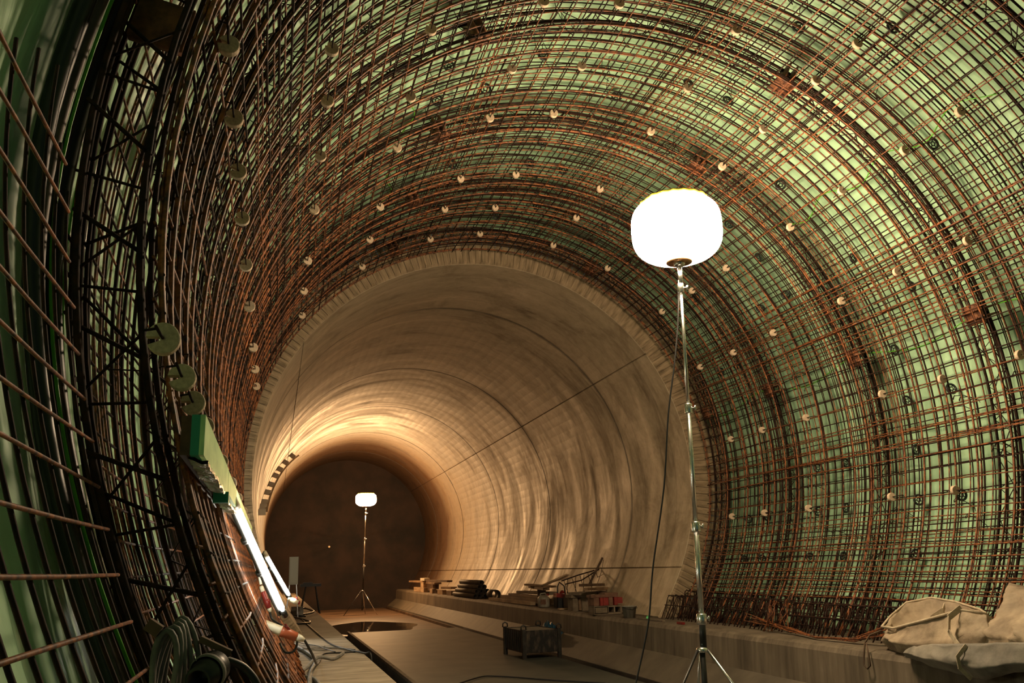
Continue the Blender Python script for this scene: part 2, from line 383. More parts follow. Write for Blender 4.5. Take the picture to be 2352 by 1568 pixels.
# gutter linings
extrude('gutter_channel', [(1.615, .02), (1.615, .20), (1.63, .20), (1.635, .10), (1.77, .10), (1.785, .20), (1.80, .20), (1.80, .02)], -7, FE, M['gutter'], 'dark wet side gutter at the foot of the right ledge', 3)
extrude('trim_2', [(-1.26, .19), (-1.26, .235), (-1.20, .235), (-1.20, .19)], -7, FE, M['block'], 'pale kerb strip along the left floor edge', 3)
extrude('floor_haunch', [(1.79, .1), (1.80, .205), (2.17, .49), (2.19, .49), (2.19, .1)], -7, 40.3, M['haunch'], 'sloping concrete haunch between the right gutter and the ledge', 12)
def slab_right():
    t = thing('slab_right', (2.2, 13, 0), 'raised concrete ledge along the right wall', None, None, 'structure')
    for y0, y1 in ((-7, 5.4), (5.42, 10.7), (10.72, 15.9), (15.92, 21.2), (21.22, 26.5), (26.52, 31.8), (31.82, 40.3)):
        extrude('concrete_block', [(4.15, .2), (2.17, .2), (2.17, .49), (2.19, .82), (2.215, .865), (2.27, .885), (2.6, .88), (4.15, .88)], y0, y1, M['ledge'], None, 3, t)
    t2 = thing('slab_left', (-2.2, 13, 0), 'raised concrete walkway along the left wall littered with cables', None, None, 'structure')
    for y0, y1 in ((-7, 5.4), (5.41, 10.7), (10.71, 15.9), (15.91, 21.2), (21.21, 26.5), (26.51, 40.3)):
        extrude('concrete_block', [(-4.15, .2), (-4.15, .88), (-2.2, .88), (-2.17, .86), (-2.17, .2)], y0, y1, M['walk'], None, 3, t2)
slab_right()
# puddle
mb = MB(); pts = []
for k in range(40):
    a = 2 * math.pi * k / 40; rx = 1.25 * (1 + .12 * math.sin(3 * a + 1) + .08 * math.sin(7 * a)); ry = 2.9 * (1 + .1 * math.sin(2 * a) + .06 * math.sin(5 * a))
    pts.append((max(-2.1, -.35 + rx * math.cos(a)), max(FE + .02, 26.9 + ry * math.sin(a)), .128))
mb.v = [(-.35, 26.9, .130)] + pts; mb.f = [(0, 1 + k, 1 + (k + 1) % 40) for k in range(40)]
bot = len(mb.v); mb.v += [(x, y, .118) for x, y, z in pts]; mb.f += [(1 + k, bot + k, bot + (k + 1) % 40, 1 + (k + 1) % 40) for k in range(40)]; mb.mi = [0] * len(mb.f)
tag(mb.build('water_puddle', M['water'], None), 'dark water puddle on the far floor in front of the small lamp', 'puddle')

# ------------------------------------------------------------------ reinforcement cages
def hoop_mesh(rad, bar, p0, p1, n=78, sides=5, wob=.006):
    mb = MB(); k = random.uniform(0, 6)
    pts = []
    for i in range(n + 1):
        ph = p0 + (p1 - p0) * i / n; w_ = wob * math.sin(ph * .11 + k) 
        a = ph * D2R; pts.append(((rad + w_) * math.sin(a), wob * 1.5 * math.sin(ph * .06 + k * 2), (rad + w_) * math.cos(a)))
    mb.tube(pts, bar, sides); return mb
def long_mesh(L, bar, sides=5, wob=.008):
    mb = MB(); k = random.uniform(0, 6); n = max(3, int(L / .6))
    mb.tube([(wob * math.sin(i * 1.3 + k), L * i / n, wob * math.cos(i * .9 + k)) for i in range(n + 1)], bar, sides); return mb
def cage(name, label, rad, y0, y1, mats, thin=.0066, thick=.0115, side=-1):
    t = thing(name, (0, y0, ZA), label, 'rebar cage')
    def mk(mb, nm, mat):
        ob = mb.build(nm, mat, None, smooth=True, org=(0, 0, 0)); ob.parent = t; return ob
    protos = [mk(hoop_mesh(rad + jit(.01), thin, -127.3, 127.3), 'hoop_bar', mats[i % 2]) for i in range(3)]
    used = set()
    def put(protos, loc, rot=None):
        i = random.randrange(len(protos)); pr = protos[i]
        if id(pr) in used: pr = copyp(pr, t, loc, rot)
        else: used.add(id(pr)); pr.location = loc; 
        if rot is not None: pr.rotation_euler = rot
        return pr
    y = y0 + .01
    while y < y1 - .02:
        put(protos, (0, y - y0, 0)); y += .15 + jit(.012)
    # lap zones of the mesh sheets: second set of hoops, slightly off
    lap = [mk(hoop_mesh(rad + .022, thin, -127.3, 127.3), 'hoop_bar', mats[1])]
    for yc in np.arange(y0 + .9, y1, 2.35):
        for k in range(5):
            put(lap, (0, yc - y0 + (k - 2) * .15 + .055, 0))
    # thick bars inside
    th = [mk(hoop_mesh(rad + side * .018, thick, -127.3, 127.3), 'hoop_bar', mats[0]) for i in range(2)]
    y = y0 + .0
    while y < y1:
        put(th, (0, y - y0, 0)); y += random.choice([.30, .45, .30, .6])
    # longitudinal bars
    L = y1 - y0
    lm = [mk(long_mesh(L, thin), 'longitudinal_bar', mats[i % 2]) for i in range(2)]
    st = .15 / rad / D2R; ph = -127
    rl = rad + side * .014
    while ph < 127.3:
        a = ph * D2R; put(lm, (rl * math.sin(a), 0, rl * math.cos(a)), (jit(.001), 0, 0)); ph += st
    ll = [mk(long_mesh(L, thin), 'longitudinal_bar', mats[0])]
    for pc in (-112, -93, -64, -46, -19, 12, 35, 62, 71, 90, 108, 118):
        for k in range(3):
            a = (pc + (k - 1) * st * .9 + jit(.3)) * D2R; put(ll, ((rl + .02) * math.sin(a), jit(.0), (rl + .02) * math.cos(a)))
    t['protos'] = 0
    for pr in protos + lap + th + lm + ll:
        if id(pr) not in used: bpy.data.objects.remove(pr)
    del t['protos']
    return t, put, mk
inner, put_i, mk_i = cage('inner_rebar_cage', 'rust-brown inner reinforcement cage arching over the tunnel in front of the concrete ring', 3.635, 3.32, 13.0, (M['rust'], M['rust_dark']))
# orange thicker distribution bars in bands, in 5 m lengths
bl = [mk_i(long_mesh(4.6, .0085), 'longitudinal_bar', M['rust']) for i in range(2)]
for pc, k0 in ((66, 5), (30, 2), (95, 2), (115, 4)):
    for k in range(k0):
        for ys in (.2, 4.9):
            a = (pc + (k - k0 / 2) * 2.0 + jit(.2)) * D2R; rr = 3.60
            put_i(bl, (rr * math.sin(a), ys + jit(.15), rr * math.cos(a)))
outer, put_o, mk_o = cage('outer_rebar_cage', 'dark outer reinforcement cage standing just off the green membrane', 3.97, 3.45, 13.2, (M['rust_dark'], M['rust']), .0064, .010, -1)
# black wheel spacers on the outer cage
def wheel():
    mb = MB(); mb.tube([(.055 * math.cos(a), .055 * math.sin(a), 0) for a in np.linspace(0, 2 * math.pi, 17)[:-1]], .013, 6, True)
    mb.tube([(.022 * math.cos(a), .022 * math.sin(a), 0) for a in np.linspace(0, 2 * math.pi, 9)[:-1]], .007, 4, True)
    for k in range(5):
        a = 2 * math.pi * k / 5; mb.tube([(.02 * math.cos(a), .02 * math.sin(a), 0), (.055 * math.cos(a), .055 * math.sin(a), 0)], .006, 4)
    return mk_o(mb, 'wheel_spacer', M['wheel'])
wp = wheel(); first = True
for ph in (-72, -57, -40, -23.5, -15.2, -8, .6, 7.8, 16.6, 23.7, 33, 40.9, 49.5, 58.5, 66.9, 75.6, 84.4, 92.7, 101, 110):
    for y in (5.87, 6.52, 7.85, 8.5, 9.86, 10.5, 11.8, 12.35):
        if random.random() < .42: continue
        a = ph * D2R; loc = (3.99 * math.sin(a), y + jit(.06) - 3.45, 3.99 * math.cos(a)); rot = (random.uniform(-.7, .7), random.uniform(-.5, .5) , random.uniform(0, 3))
        rot = (Matrix.Rotation(a, 3, 'Y') @ Matrix.Rotation(math.pi / 2 + jit(.35), 3, 'X') @ Matrix.Rotation(jit(.35), 3, 'Y')).to_euler()
        if first: wp.location = loc; wp.rotation_euler = rot; first = False
        else: copyp(wp, outer, loc, rot)
for ph0, y0_, y1_, k0_ in ((75.5, 5.2, 13.1, 0), (47.5, 5.6, 9.2, 2), (-29, 8.0, 11.5, 4)):
    mb = MB(); mb.tube([P(ph0 + 1.1 * math.sin(i * .55 + k0_) , 3.93, y0_ + (y1_ - y0_) * i / 40) - Vector((0, 3.45, ZA)) for i in range(41)], .006, 5)
    mk_o(mb, 'green_wire', M['greenline'])
# s-hook ties between the two cages
hk = MB(); hk.tube([(.0, 0, 3.60), (.03, .02, 3.59), (.04, .05, 3.62), (0, .06, 3.65), (-.01, .1, 3.8), (.02, .14, 3.95), (.05, .15, 3.97)], .004, 4)
hko = mk_i(hk, 'tie_hook', M['rust_dark']); first = True
for k in range(250):
    ph = random.choice([-98, -80, -60, -42, -28, -12, 2, 20, 38, 56, 76, 86, 96, 105]) + jit(2.5); y = random.uniform(.4, 9.3)
    rot = (0, ph * D2R, 0)
    if first: hko.location = (0, y, 0); hko.rotation_euler = rot; first = False
    else: copyp(hko, inner, (0, y, 0), rot)

# lattice girders
def girder(y, label, plates):
    t = thing('lattice_girder', (0, y, ZA), label, 'girder', 'lattice girders between the cages')
    def mk(mb, nm, mat):
        ob = mb.build(nm, mat, None, smooth=True, org=(0, 0, 0)); ob.parent = t; return ob
    c0 = mk(hoop_mesh(3.72, .014, -127, 127, 78, 6, .002), 'chord_bar', M['rust_dark']); c0.location = (0, -.09, 0)
    copyp(c0, t, (0, .09, 0))
    mk(hoop_mesh(3.90, .016, -127, 127, 78, 6, .002), 'chord_bar', M['rust_dark'])
    for s in (-1, 1):
        mb = MB(); pts = []
        ph = -127; st = 2.6; k = 0
        while ph < 127:
            a = ph * D2R; rr, yy = ((3.72, s * .09), (3.90, 0))[k % 2]; pts.append((rr * math.sin(a), yy, rr * math.cos(a))); ph += st; k += 1
        mb.tube(pts, .0065, 4); mk(mb, 'lacing_bar', M['rust_dark'])
    mb = MB(); ph = -127; k = 0
    pts = []
    while ph < 127:
        a = ph * D2R; pts.append((3.72 * math.sin(a), (-.09, .09)[k % 2], 3.72 * math.cos(a))); ph += 4.4; k += 1
    mb.tube(pts, .005, 4); mk(mb, 'lacing_bar', M['rust_dark'])
    for ph in plates:
        for s, tilt in ((-1, .6), (1, .6)):
            mb = MB(); mb.box((0, s * .0, 0), (.016, .25, .24))
            for q in (-1, 1): mb.lathe([(.016, 0), (.016, .03)], (.008, q * .07, 0), 6, RY(90))
            ob = mk(mb, 'connecting_plate', M['rust_plate']); a = (ph + s * tilt) * D2R
            ob.location = (3.81 * math.sin(a), 0, 3.81 * math.cos(a)); ob.rotation_euler = (0, a, 0)
        mb = MB(); mb.box((0, 0, 0), (.20, .24, .012)); ob = mk(mb, 'connecting_plate', M['rust_plate']); a = ph * D2R
        ob.location = (3.715 * math.sin(a), 0, 3.715 * math.cos(a)); ob.rotation_euler = (0, a, 0)
    return t
G = [('lattice girder arch closest to the big mesh opening', 4.98), ('lattice girder arch just in front of the big balloon lamp', 6.97), ('lattice girder arch just behind the big balloon lamp', 8.92),
     ('lattice girder arch next but one to the concrete ring', 10.87), ('lattice girder arch tight against the concrete ring', 12.8)]
for lab, y in G: girder(y, lab, (75, 27, -23.5, -74))

# front edge frame of the cage with radial struts
t = thing('edge_frame', (0, 3.3, ZA), 'dark double rebar arch with slanting struts closing the near end of the cage', 'rebar frame')
def mkf(mb, nm, mat):
    ob = mb.build(nm, mat, None, smooth=True, org=(0, 0, 0)); ob.parent = t; return ob
for rr, yy, bb in ((3.69, 0, .013), (3.66, .05, .011), (3.70, .10, .010), (3.90, -.03, .013), (3.91, .04, .011), (3.94, .22, .012), (3.93, .32, .009)):
    o = mkf(hoop_mesh(rr, bb, -127, 127, 78, 6, .004), 'arch_bar', M['rust_dark']); o.location = (0, yy, 0)
ph = -125; k = 0
while ph < 40:
    a = ph * D2R; b = (ph + (2.6 if k % 3 == 0 else -3.2 if k % 3 == 1 else .6)) * D2R
    mb = MB(); mb.tube([(3.68 * math.sin(a), 0, 3.68 * math.cos(a)), (3.93 * math.sin(b), jit(.06), 3.93 * math.cos(b))], .006 if k % 3 else .009, 5); mkf(mb, 'strut', M['rust_dark'])
    if k % 4 == 0:
        mb = MB(); mb.tube([(3.68 * math.sin(a), 0, 3.68 * math.cos(a)), (3.95 * math.sin(b + .05), .25, 3.95 * math.cos(b + .05))], .007, 5); mkf(mb, 'strut', M['rust_dark'])
    ph += 2.15 + jit(.4); k += 1
for ph in (-76.5,):
    mb = MB(); a = ph * D2R
    mb.box((3.80 * math.sin(a), .15, 3.80 * math.cos(a)), (.20, .05, .22), Matrix.Rotation(a, 3, 'Y')); mkf(mb, 'connecting_plate', M['rust_plate'])

# near mesh panel at the left edge
t = thing('near_rebar_mesh', (0, 1.0, ZA), 'coarse rusty square rebar mesh panel leaning on bare membrane', 'rebar mesh')
for y, top in ((1.35, -96), (1.52, -95), (1.69, -93.5), (1.86, -92), (2.03, -91.2), (2.2, -90), (2.34, -88.9), (2.52, -87.6), (2.70, -86.8), (2.86, -89.5), (3.02, -91)):
    mb = hoop_mesh(3.885, .0060, -126.5, top, 26, 6, .004); ob = mb.build('hoop_bar', M['rust_dark'], None, True, (0, 0, 0)); ob.parent = t; ob.location = (0, y - 1, 0)
for i, ph in enumerate(np.arange(-125.5, -88.6, 2.2)):
    y1 = 2.72 + .42 * math.exp(-((ph + 103) / 14) ** 2)
    if ph > -88: y1 = 2.7
    y0 = 1.2 if ph < -88 else 1.9 - (-88 - ph) * 0
    if ph > -86: continue
    mb = long_mesh(y1 - 1.2, .0058, 6, .004); ob = mb.build('longitudinal_bar', M['rust'], None, True, (0, 0, 0)); ob.parent = t
    a = ph * D2R; ob.location = (3.87 * math.sin(a), .2, 3.87 * math.cos(a))

# hose bundle running over the arch beside the mesh
def arch_hose(rad, y, bar, p0, p1, mat, label, cat='hose', group='hoses strapped over the arch', sway=.05, dy=0, k0=0):
    mb = MB(); pts = []
    for i in range(60):
        f = i / 59; ph = p0 + (p1 - p0) * f
        pts.append(P(ph, rad + .015 * math.sin(ph * .13 + k0), y + sway * math.sin(ph * .055 + k0) + dy * f + .012 * math.sin(ph * .31 + k0)))
    mb.tube(pts, bar, 10)
    return tag(mb.build('supply_hose', mat, None, True), label, cat, group)
arch_hose(4.03, 3.20, .034, -127, 20, M['hose'], 'thick black hose, outermost of the arch bundle, against bare membrane', k0=.3)
arch_hose(4.05, 3.29, .030, -127, 20, M['hose'], 'black hose directly beside the brown one in the arch bundle', k0=.8)
arch_hose(4.06, 3.43, .028, -127, 18, M['hose_brown'], 'dull brown flat hose in the middle of the arch bundle', k0=.9)
arch_hose(4.00, 3.375, .007, -127, 20, M['greenline'], 'thin bright green line taped along the arch hoses', 'cable', k0=1.0)
arch_hose(4.03, 3.55, .036, -127, 20, M['hose'], 'thick black hose on the cage side of the arch bundle', k0=1.2)
arch_hose(4.04, 3.64, .022, -127, 10, M['hose'], 'thinner black hose nearest the first cage bars', k0=1.5)
arch_hose(4.02, 3.70, .006, -127, 0, M['greenline'], 'second thin green line beside the cage bars', 'cable', k0=1.9)
for (p0, p1, y, lab) in ((-90.5, -78, 4.08, 'upper pale clear tube behind the edge frame'), (-92, -86, 3.84, 'short pale tube beside the hose bundle'), (-113, -102.5, 4.0, 'lower pale clear tube near the timber block')):
    mb = MB(); mb.tube([P(p0 + (p1 - p0) * i / 14, 4.06, y + .03 * math.sin(i * .5)) for i in range(15)], .012, 8)
    tag(mb.build('injection_tube', M['pipe_white'], None, True), lab, 'tube', 'pale injection tubes')
# loose tubes behind the near mesh
for pts, lab in (([(-4.02, 2.9, 2.35), (-4.03, 2.75, 2.1), (-4.0, 2.7, 1.9), (-3.93, 2.72, 1.7), (-3.88, 2.8, 1.5), (-3.78, 2.75, 1.2), (-3.65, 2.7, .9)], 'wavy brown hose hanging behind the near mesh'),
                 ([(-4.03, 2.2, 2.1), (-4.0, 2.3, 1.8), (-3.9, 2.25, 1.5), (-3.8, 2.3, 1.2), (-3.66, 2.3, .9)], 'thin dark hose hanging in the lowest mesh corner')):
    mb = MB(); q = [Vector(p) for p in pts]; sm = []
    for i in range(len(q) - 1):
        for f in range(5): sm.append(q[i].lerp(q[i + 1], f / 5))
    mb.tube(sm + [q[-1]], .014, 8); tag(mb.build('drain_hose', M['hose_brown'], None, True), lab, 'hose')

# ------------------------------------------------------------------ round spacers, each on its own rod
rows = [(-101, [2.62, 3.2, 3.64, 4.22, 5.6, 7.0, 8.4, 10.0, 11.1]), (-75, [3.62, 4.27, 4.9, 5.62, 6.55, 7.64, 9.14, 10.2, 11.16]),
        (-54.5, [5.32, 6.04, 6.96, 8.13, 9.59, 10.71, 11.88]), (-35.6, [6.17, 7.24, 8.29, 9.87, 10.97, 12.08]), (-17.2, [6.3, 7.38, 8.38, 9.96, 10.94, 12.09]),
        (-4.9, [6.37, 7.41, 8.39, 10.0, 11.1, 12.11]), (14.1, [6.39, 7.43, 8.39, 10.02, 11.02, 12.14]), (29.4, [5.87, 6.5, 7.48, 8.40, 12.09]),
        (46.8, [5.72, 6.46, 7.44, 8.46, 9.99, 11.01, 12.07]), (63.9, [6.5, 7.5, 8.5, 9.99, 11.08, 12.11]), (83.2, [6.46, 7.48, 8.43, 9.97, 11.07, 11.98]), (102, [6.5, 7.48, 8.45, 10.06, 11.14, 12.07])]
def disc_mesh():
    mb = MB(); n = 22; vs = []
    angs = [(.28 + (2 * math.pi - .56) * k / (n - 1)) for k in range(n)]
    Rr = .047; T = .020
    ring = [(Rr * math.cos(a), Rr * math.sin(a)) for a in angs]; notch = [(.008, -.006), (.008, .006)]
    out = ring + notch; m_ = len(out)
    vs = [(x * .94, -T, z * .94) for x, z in out] + [(x, -T + .004, z) for x, z in out] + [(x, T - .004, z) for x, z in out] + [(x * .94, T, z * .94) for x, z in out]
    fs = []
    for q in range(3):
        for k in range(m_): fs.append((q * m_ + k, q * m_ + (k + 1) % m_, (q + 1) * m_ + (k + 1) % m_, (q + 1) * m_ + k))
    # faces as fans about the notch corner
    for q, o in ((0, 0), (1, 3 * m_)):
        for k in range(n // 2 - 1): f = (o + m_ - 1, o + k, o + k + 1); fs.append(f if q else f[::-1])
        f = (o + m_ - 1, o + n // 2 - 1, o + n // 2); fs.append(f if q else f[::-1])
        f = (o + m_ - 1, o + n // 2, o + m_ - 2); fs.append(f if q else f[::-1])
        for k in range(n // 2, n - 1): f = (o + m_ - 2, o + k, o + k + 1); fs.append(f if q else f[::-1])
    mb.add(vs, fs); return mb
dm = disc_mesh().build('round_spacer', M['spacer'], None, False, (0, 0, 0)); dme = dm.data
rod = MB(); rod.tube([(0, -.19, 0), (0, .16, 0)], .005, 5); rod.tube([(0, -.16, 0), (.035, -.16, 0)], .004, 4); rod.tube([(0, .14, 0), (.035, .14, 0)], .004, 4)
ro = rod.build('spacer_rod', M['rust_dark'], None, True, (0, 0, 0)); rme = ro.data
bpy.data.objects.remove(dm); bpy.data.objects.remove(ro)
rn = ['beside the left walkway', 'above the tube lamps', 'on the upper left flank', 'left of the crown', 'next left of the crown line', 'along the very crown', 'next right of the crown line',
      'passing above the big lamp', 'right of the big lamp', 'high on the right flank', 'halfway down the right flank', 'low on the right flank']
for (ph, ys), nm in zip(rows, rn):
    for i, y in enumerate(sorted(ys, reverse=True)):
        a = (ph + jit(.25)) * D2R; rr = 3.565
        o = bpy.data.objects.new('round_spacer', dme); COL.objects.link(o)
        o.location = (rr * math.sin(a), y, ZA + rr * math.cos(a)); o.rotation_euler = (Matrix.Rotation(a, 3, 'Y') @ Matrix.Rotation(-math.pi / 2, 3, 'Y') @ Matrix.Rotation(jit(.08), 3, 'X')).to_euler()
        tag(o, 'cream spacer, %s from the concrete ring, row %s' % (ORD[i], nm), 'spacer', 'round cream spacers on the inner cage')
        c = bpy.data.objects.new('spacer_rod', rme); COL.objects.link(c); c.parent = o

# ------------------------------------------------------------------ starter hairpins
t = thing('starter_bars', (2.7, 9, .88), 'row of slanting rusty hairpin starter bars rising from the right ledge', 'starter bars')
hp = MB(); hp.tube([(0, 0, -.05), (.10, .0, .18), (.155, .0, .33), (.19, .0, .355), (.26, .0, .33), (.24, 0, .1), (.18, 0, -.05)], .0085, 6)
hpo = hp.build('hairpin_bar', M['rust_dark'], None, True, (0, 0, 0)); hpo.parent = t; first = True
y = 4.6
while y < 13.15:
    for dx, sc in ((0, 1), (.32, 1.15)):
        if y < 7.75: continue
        loc = (-.02 + dx + jit(.02) + (0.03 if y < 10 else 0), y - 9 + jit(.02), 0); rot = (jit(.1), jit(.08) + .05, jit(.3))
        if first: ob = hpo; ob.location = loc; ob.rotation_euler = rot; first = False
        else: ob = copyp(hpo, t, loc, rot)
        ob.scale = (1, 1, sc)
    y += .105
mb = MB()
lb = long_mesh(5.4, .008, 5, .006); ob = lb.build('longitudinal_bar', M['rust_dark'], None, True, (0, 0, 0)); ob.parent = t; ob.location = (.17, -1.2, .34)
copyp(ob, t, (.55, -1.2, .38)); copyp(ob, t, (.1, -1.2, .2))
# slanted row at the far end of the right cage foot
t = thing('loose_rebar_bundle', (2.6, 8.8, .9), 'bent bundle of loose rusty rods lying on the ledge beside the woven bag', 'rebar bundle')
for k in range(11):
    pts = [(2.62 + jit(.04), 10.2 + jit(.2), 1.02 + jit(.06)), (2.58 + jit(.05), 9.3, .93 + jit(.02)), (2.45 + jit(.05), 8.6, .905 + jit(.012)), (2.50 + jit(.06), 8.0, .92 + jit(.02)), (2.60 + jit(.05), 7.5 + jit(.2), 1.04 + jit(.05))]
    q = [Vector(p) for p in pts]; sm = []
    for i in range(4):
        for f in range(4): sm.append(q[i].lerp(q[i + 1], f / 4))
    mb = MB(); mb.tube(sm + [q[-1]], .0055, 5); mb.build('rebar_rod', M['rust'], t, True)
t = thing('hanging_rods', (2.75, 9.6, .9), 'cluster of short bent rusty rods leaning over the starter bars', 'rebar bundle')
for k in range(9):
    x0 = jit(.12); mb = MB(); mb.tube([(2.60 + x0, 9.7 + jit(.15), .895), (2.66 + x0, 9.7 + jit(.1), 1.1), (2.72 + x0 * 1.4, 9.75, 1.22 + jit(.04)), (2.8 + x0, 9.8, 1.14)], .006, 5); mb.build('rebar_rod', M['rust'], t, True)

# ------------------------------------------------------------------ balloon lamps
def balloon_lamp(loc, top, W, H, glow, label, apex, seg_z, rim=True, foot=.55, scale=1.0, lean=0):
    x, y, z0 = loc
    t = thing('balloon_lamp', loc, label, 'balloon lamp')
    cx = x + lean; r0 = W / 2; zc = top - H / 2
    prof = []
    for i in range(25):
        a = -math.pi / 2 + math.pi * i / 24; e = 3.6 if i > 12 else 2.7
        cr = abs(math.cos(a)) ** (2 / e); sr = math.copysign(abs(math.sin(a)) ** (2 / e), a)
        prof.append((max(.02, r0 * cr), H / 2 * sr))
    mb = MB(); mb.lathe(prof, (cx, y, zc), 48); mb.build('balloon', glow, t, True)
    mb = MB()
    n = 40; pts = [(cx + (r0 * .72 + .012 * math.sin(5 * k)) * math.cos(2 * math.pi * k / n), y + r0 * .72 * math.sin(2 * math.pi * k / n), top - .018 + .007 * math.sin(k * 3.1)) for k in range(n)]
    mb.tube(pts, .022, 8, True); mb.lathe([(.02, 0), (r0 * .70, -.01), (r0 * .72, -.03)], (cx, y, top + .016), 32)
    mb.build('gathered_cap', M['yellow'], t, True)
    zb = zc - H / 2
    mb = MB(); mb.lathe([(.02, -.005), (.125, -.012), (.13, .012), (.02, .02)], (cx, y, zb - .002), 32); mb.build('base_plate', M['brass'], t, True)
    mb = MB(); mb.lathe([(.045, 0), (.06, .02), (.05, .05)], (cx, y, zb - .045), 20); mb.build('lamp_socket', M['chrome'], t, True)
    mb = MB(); mb.lathe([(.022, 0), (.022, .26)], (cx, y, zb - .28), 16); mb.build('neck', M['chrome'], t, True)
    zs = [apex] + seg_z + [zb - .27]; rads = [.030, .025, .021, .017, .013]
    for i in range(len(zs) - 1):
        f0 = (zs[i] - z0) / (zb - z0); f1 = (zs[i + 1] - z0) / (zb - z0)
        p0 = Vector((x + lean * f0, y, zs[i])); p1 = Vector((x + lean * f1, y, zs[i + 1]))
        mb = MB(); mb.tube([p0, p1], rads[i], 12); mb.build('pole_section', M['chrome'] if i else M['dark_metal'], t, True)
        mb = MB(); mb.lathe([(rads[i] + .012, -.05), (rads[i] + .016, -.04), (rads[i] + .016, .035), (rads[i] + .008, .045)], p1, 14); mb.tube([p1, p1 + Vector((.065, -.02, .0))], .009, 6); mb.tube([p1 + Vector((.06, -.02, -.022)), p1 + Vector((.06, -.02, .022))], .011, 6)
        mb.build('clamp_collar', M['chrome'], t, True)
    mb = MB(); mb.lathe([(.05, 0), (.055, .015), (.05, .03), (.035, .045)], (x, y, apex - .02), 16); mb.build('leg_hub', M['chrome'], t, True)
    mb = MB(); mb.tube([(x, y, apex), (x, y, z0 + .17)], .026, 12); mb.build('centre_post', M['dark_metal'], t, True)
    for k, az in enumerate((195, 75, -45)):
        a = az * D2R; f = Vector((x + foot * math.cos(a), y + foot * math.sin(a), z0 + .012)); h = Vector((x + .05 * math.cos(a), y + .05 * math.sin(a), apex))
        mb = MB(); mb.tube([h, f], .013, 8); lg = mb.build('leg', M['chrome'] if k else M['dark_metal'], t, True)
        mb = MB(); mid = h.lerp(f, .55); mb.tube([mid, (x, y, z0 + .22)], .007, 6); mb.build('leg_brace', M['dark_metal'], t, True)
    return t
balloon_lamp((.50, 7.4, .2), 5.225, .89, .635, M['glow_near'], 'tall balloon lamp on a chrome tripod, the large bright one', .98, [1.24, 2.04, 3.13], foot=.62, lean=.09)
balloon_lamp((.14, 34.5, .12), 4.63, .80, .50, M['glow_far'], 'small distant balloon lamp on a tripod near the end wall', 1.0, [1.9, 2.9], foot=.72, lean=.10)
# power cable of the near lamp
def cable(name, pts, rad, mat, label, cat='cable', group=None, n=8, sub=6):
    q = [Vector(p) for p in pts]; sm = []
    for i in range(len(q) - 1):
        p0 = q[max(0, i - 1)]; p1 = q[i]; p2 = q[i + 1]; p3 = q[min(len(q) - 1, i + 2)]
        for f in range(sub):
            s = f / sub; sm.append(.5 * ((2 * p1) + (p2 - p0) * s + (2 * p0 - 5 * p1 + 4 * p2 - p3) * s * s + (3 * p1 - p0 - 3 * p2 + p3) * s ** 3))
    mb = MB(); mb.tube(sm + [q[-1]], rad, n); ob = mb.build(name, mat, None, True); return tag(ob, label, cat, group)
cable('power_cable', [(.57, 7.4, 4.4), (.53, 7.42, 3.95), (.45, 7.4, 3.54), (.35, 7.4, 3.07), (.25, 7.4, 2.39), (.09, 7.4, 1.7), (.01, 7.4, 1.23), (-.14, 7.4, .75), (-.32, 7.3, .38), (-.6, 7.0, .212), (-1.1, 6.6, .212)], .008, M['black'], 'black power cable hanging from the big balloon lamp')

# ------------------------------------------------------------------ left wall: green boards, foil, tube lamps
for i, (y0, y1, zt, lab) in enumerate(((3.05, 4.7, 2.27, 'green board with a teal edge and brown end, closest piece of the row'), (4.72, 6.3, 2.265, 'second green board in the row above the tube lamp'), (6.32, 7.9, 2.26, 'third green board in the row above the tube lamp'), (7.92, 10.4, 2.255, 'last green board in the row, tapering towards the concrete'))):
    x0 = -3.445; zb = zt - (.135 if i == 0 else .11)
    t = thing('formwork_board', (x0, y0, zb), lab, 'board', 'green boards along the left cage')
    zm = (zt + zb) / 2; L = y1 - y0; yc = (y0 + y1) / 2
    mb = MB(); mb.box((x0 + .032, yc, zm), (.016, L, zt - zb)); mb.build('green_face', M['greenboard'], t)
    mb = MB(); mb.box((x0 + .010, yc, zm), (.028, L - .004, zt - zb)); mb.build('edge_layer', M['teal'], t)
    mb = MB(); mb.box((x0 - .020, yc, zm - .002), (.032, L - .01, zt - zb - .004)); mb.build('wooden_core', M['brownwood'], t)
for i, (y0, y1, lab) in enumerate(((3.1, 4.25, 'crumpled silver foil strip under the closest green board'), (4.45, 5.6, 'second silver foil strip, just before the lit tube'))):
    mb = MB(); n = 26; 
    for j in range(n + 1):
        y = y0 + (y1 - y0) * j / n; c = 2.125 - .012 * i
        for k in range(4): mb.v.append((-3.46 + k * .022 + jit(.004), y, c - .006 * k + jit(.006)))
    for j in range(n):
        for k in range(3): mb.f.append((j * 4 + k, j * 4 + k + 1, (j + 1) * 4 + k + 1, (j + 1) * 4 + k)); mb.mi.append(0)
    nv = len(mb.v); mb.v += [(x, y, z + .012) for x, y, z in mb.v]; 
    for j in range(n):
        for k in range(3): mb.f.append((nv + j * 4 + k, nv + (j + 1) * 4 + k, nv + (j + 1) * 4 + k + 1, nv + j * 4 + k + 1)); mb.mi.append(0)
        for k in (0, 3): mb.f.append((j * 4 + k, (j + 1) * 4 + k, nv + (j + 1) * 4 + k, nv + j * 4 + k)); mb.mi.append(0)
    tag(mb.build('foil_strip', M['foil'], None), lab, 'foil strip')
mb = MB(); mb.box((-3.42, 4.42, 2.105), (.07, .06, .05)); tag(mb.build('board_end', M['teal'], None), 'small teal wooden block between the two foil strips', 'block')
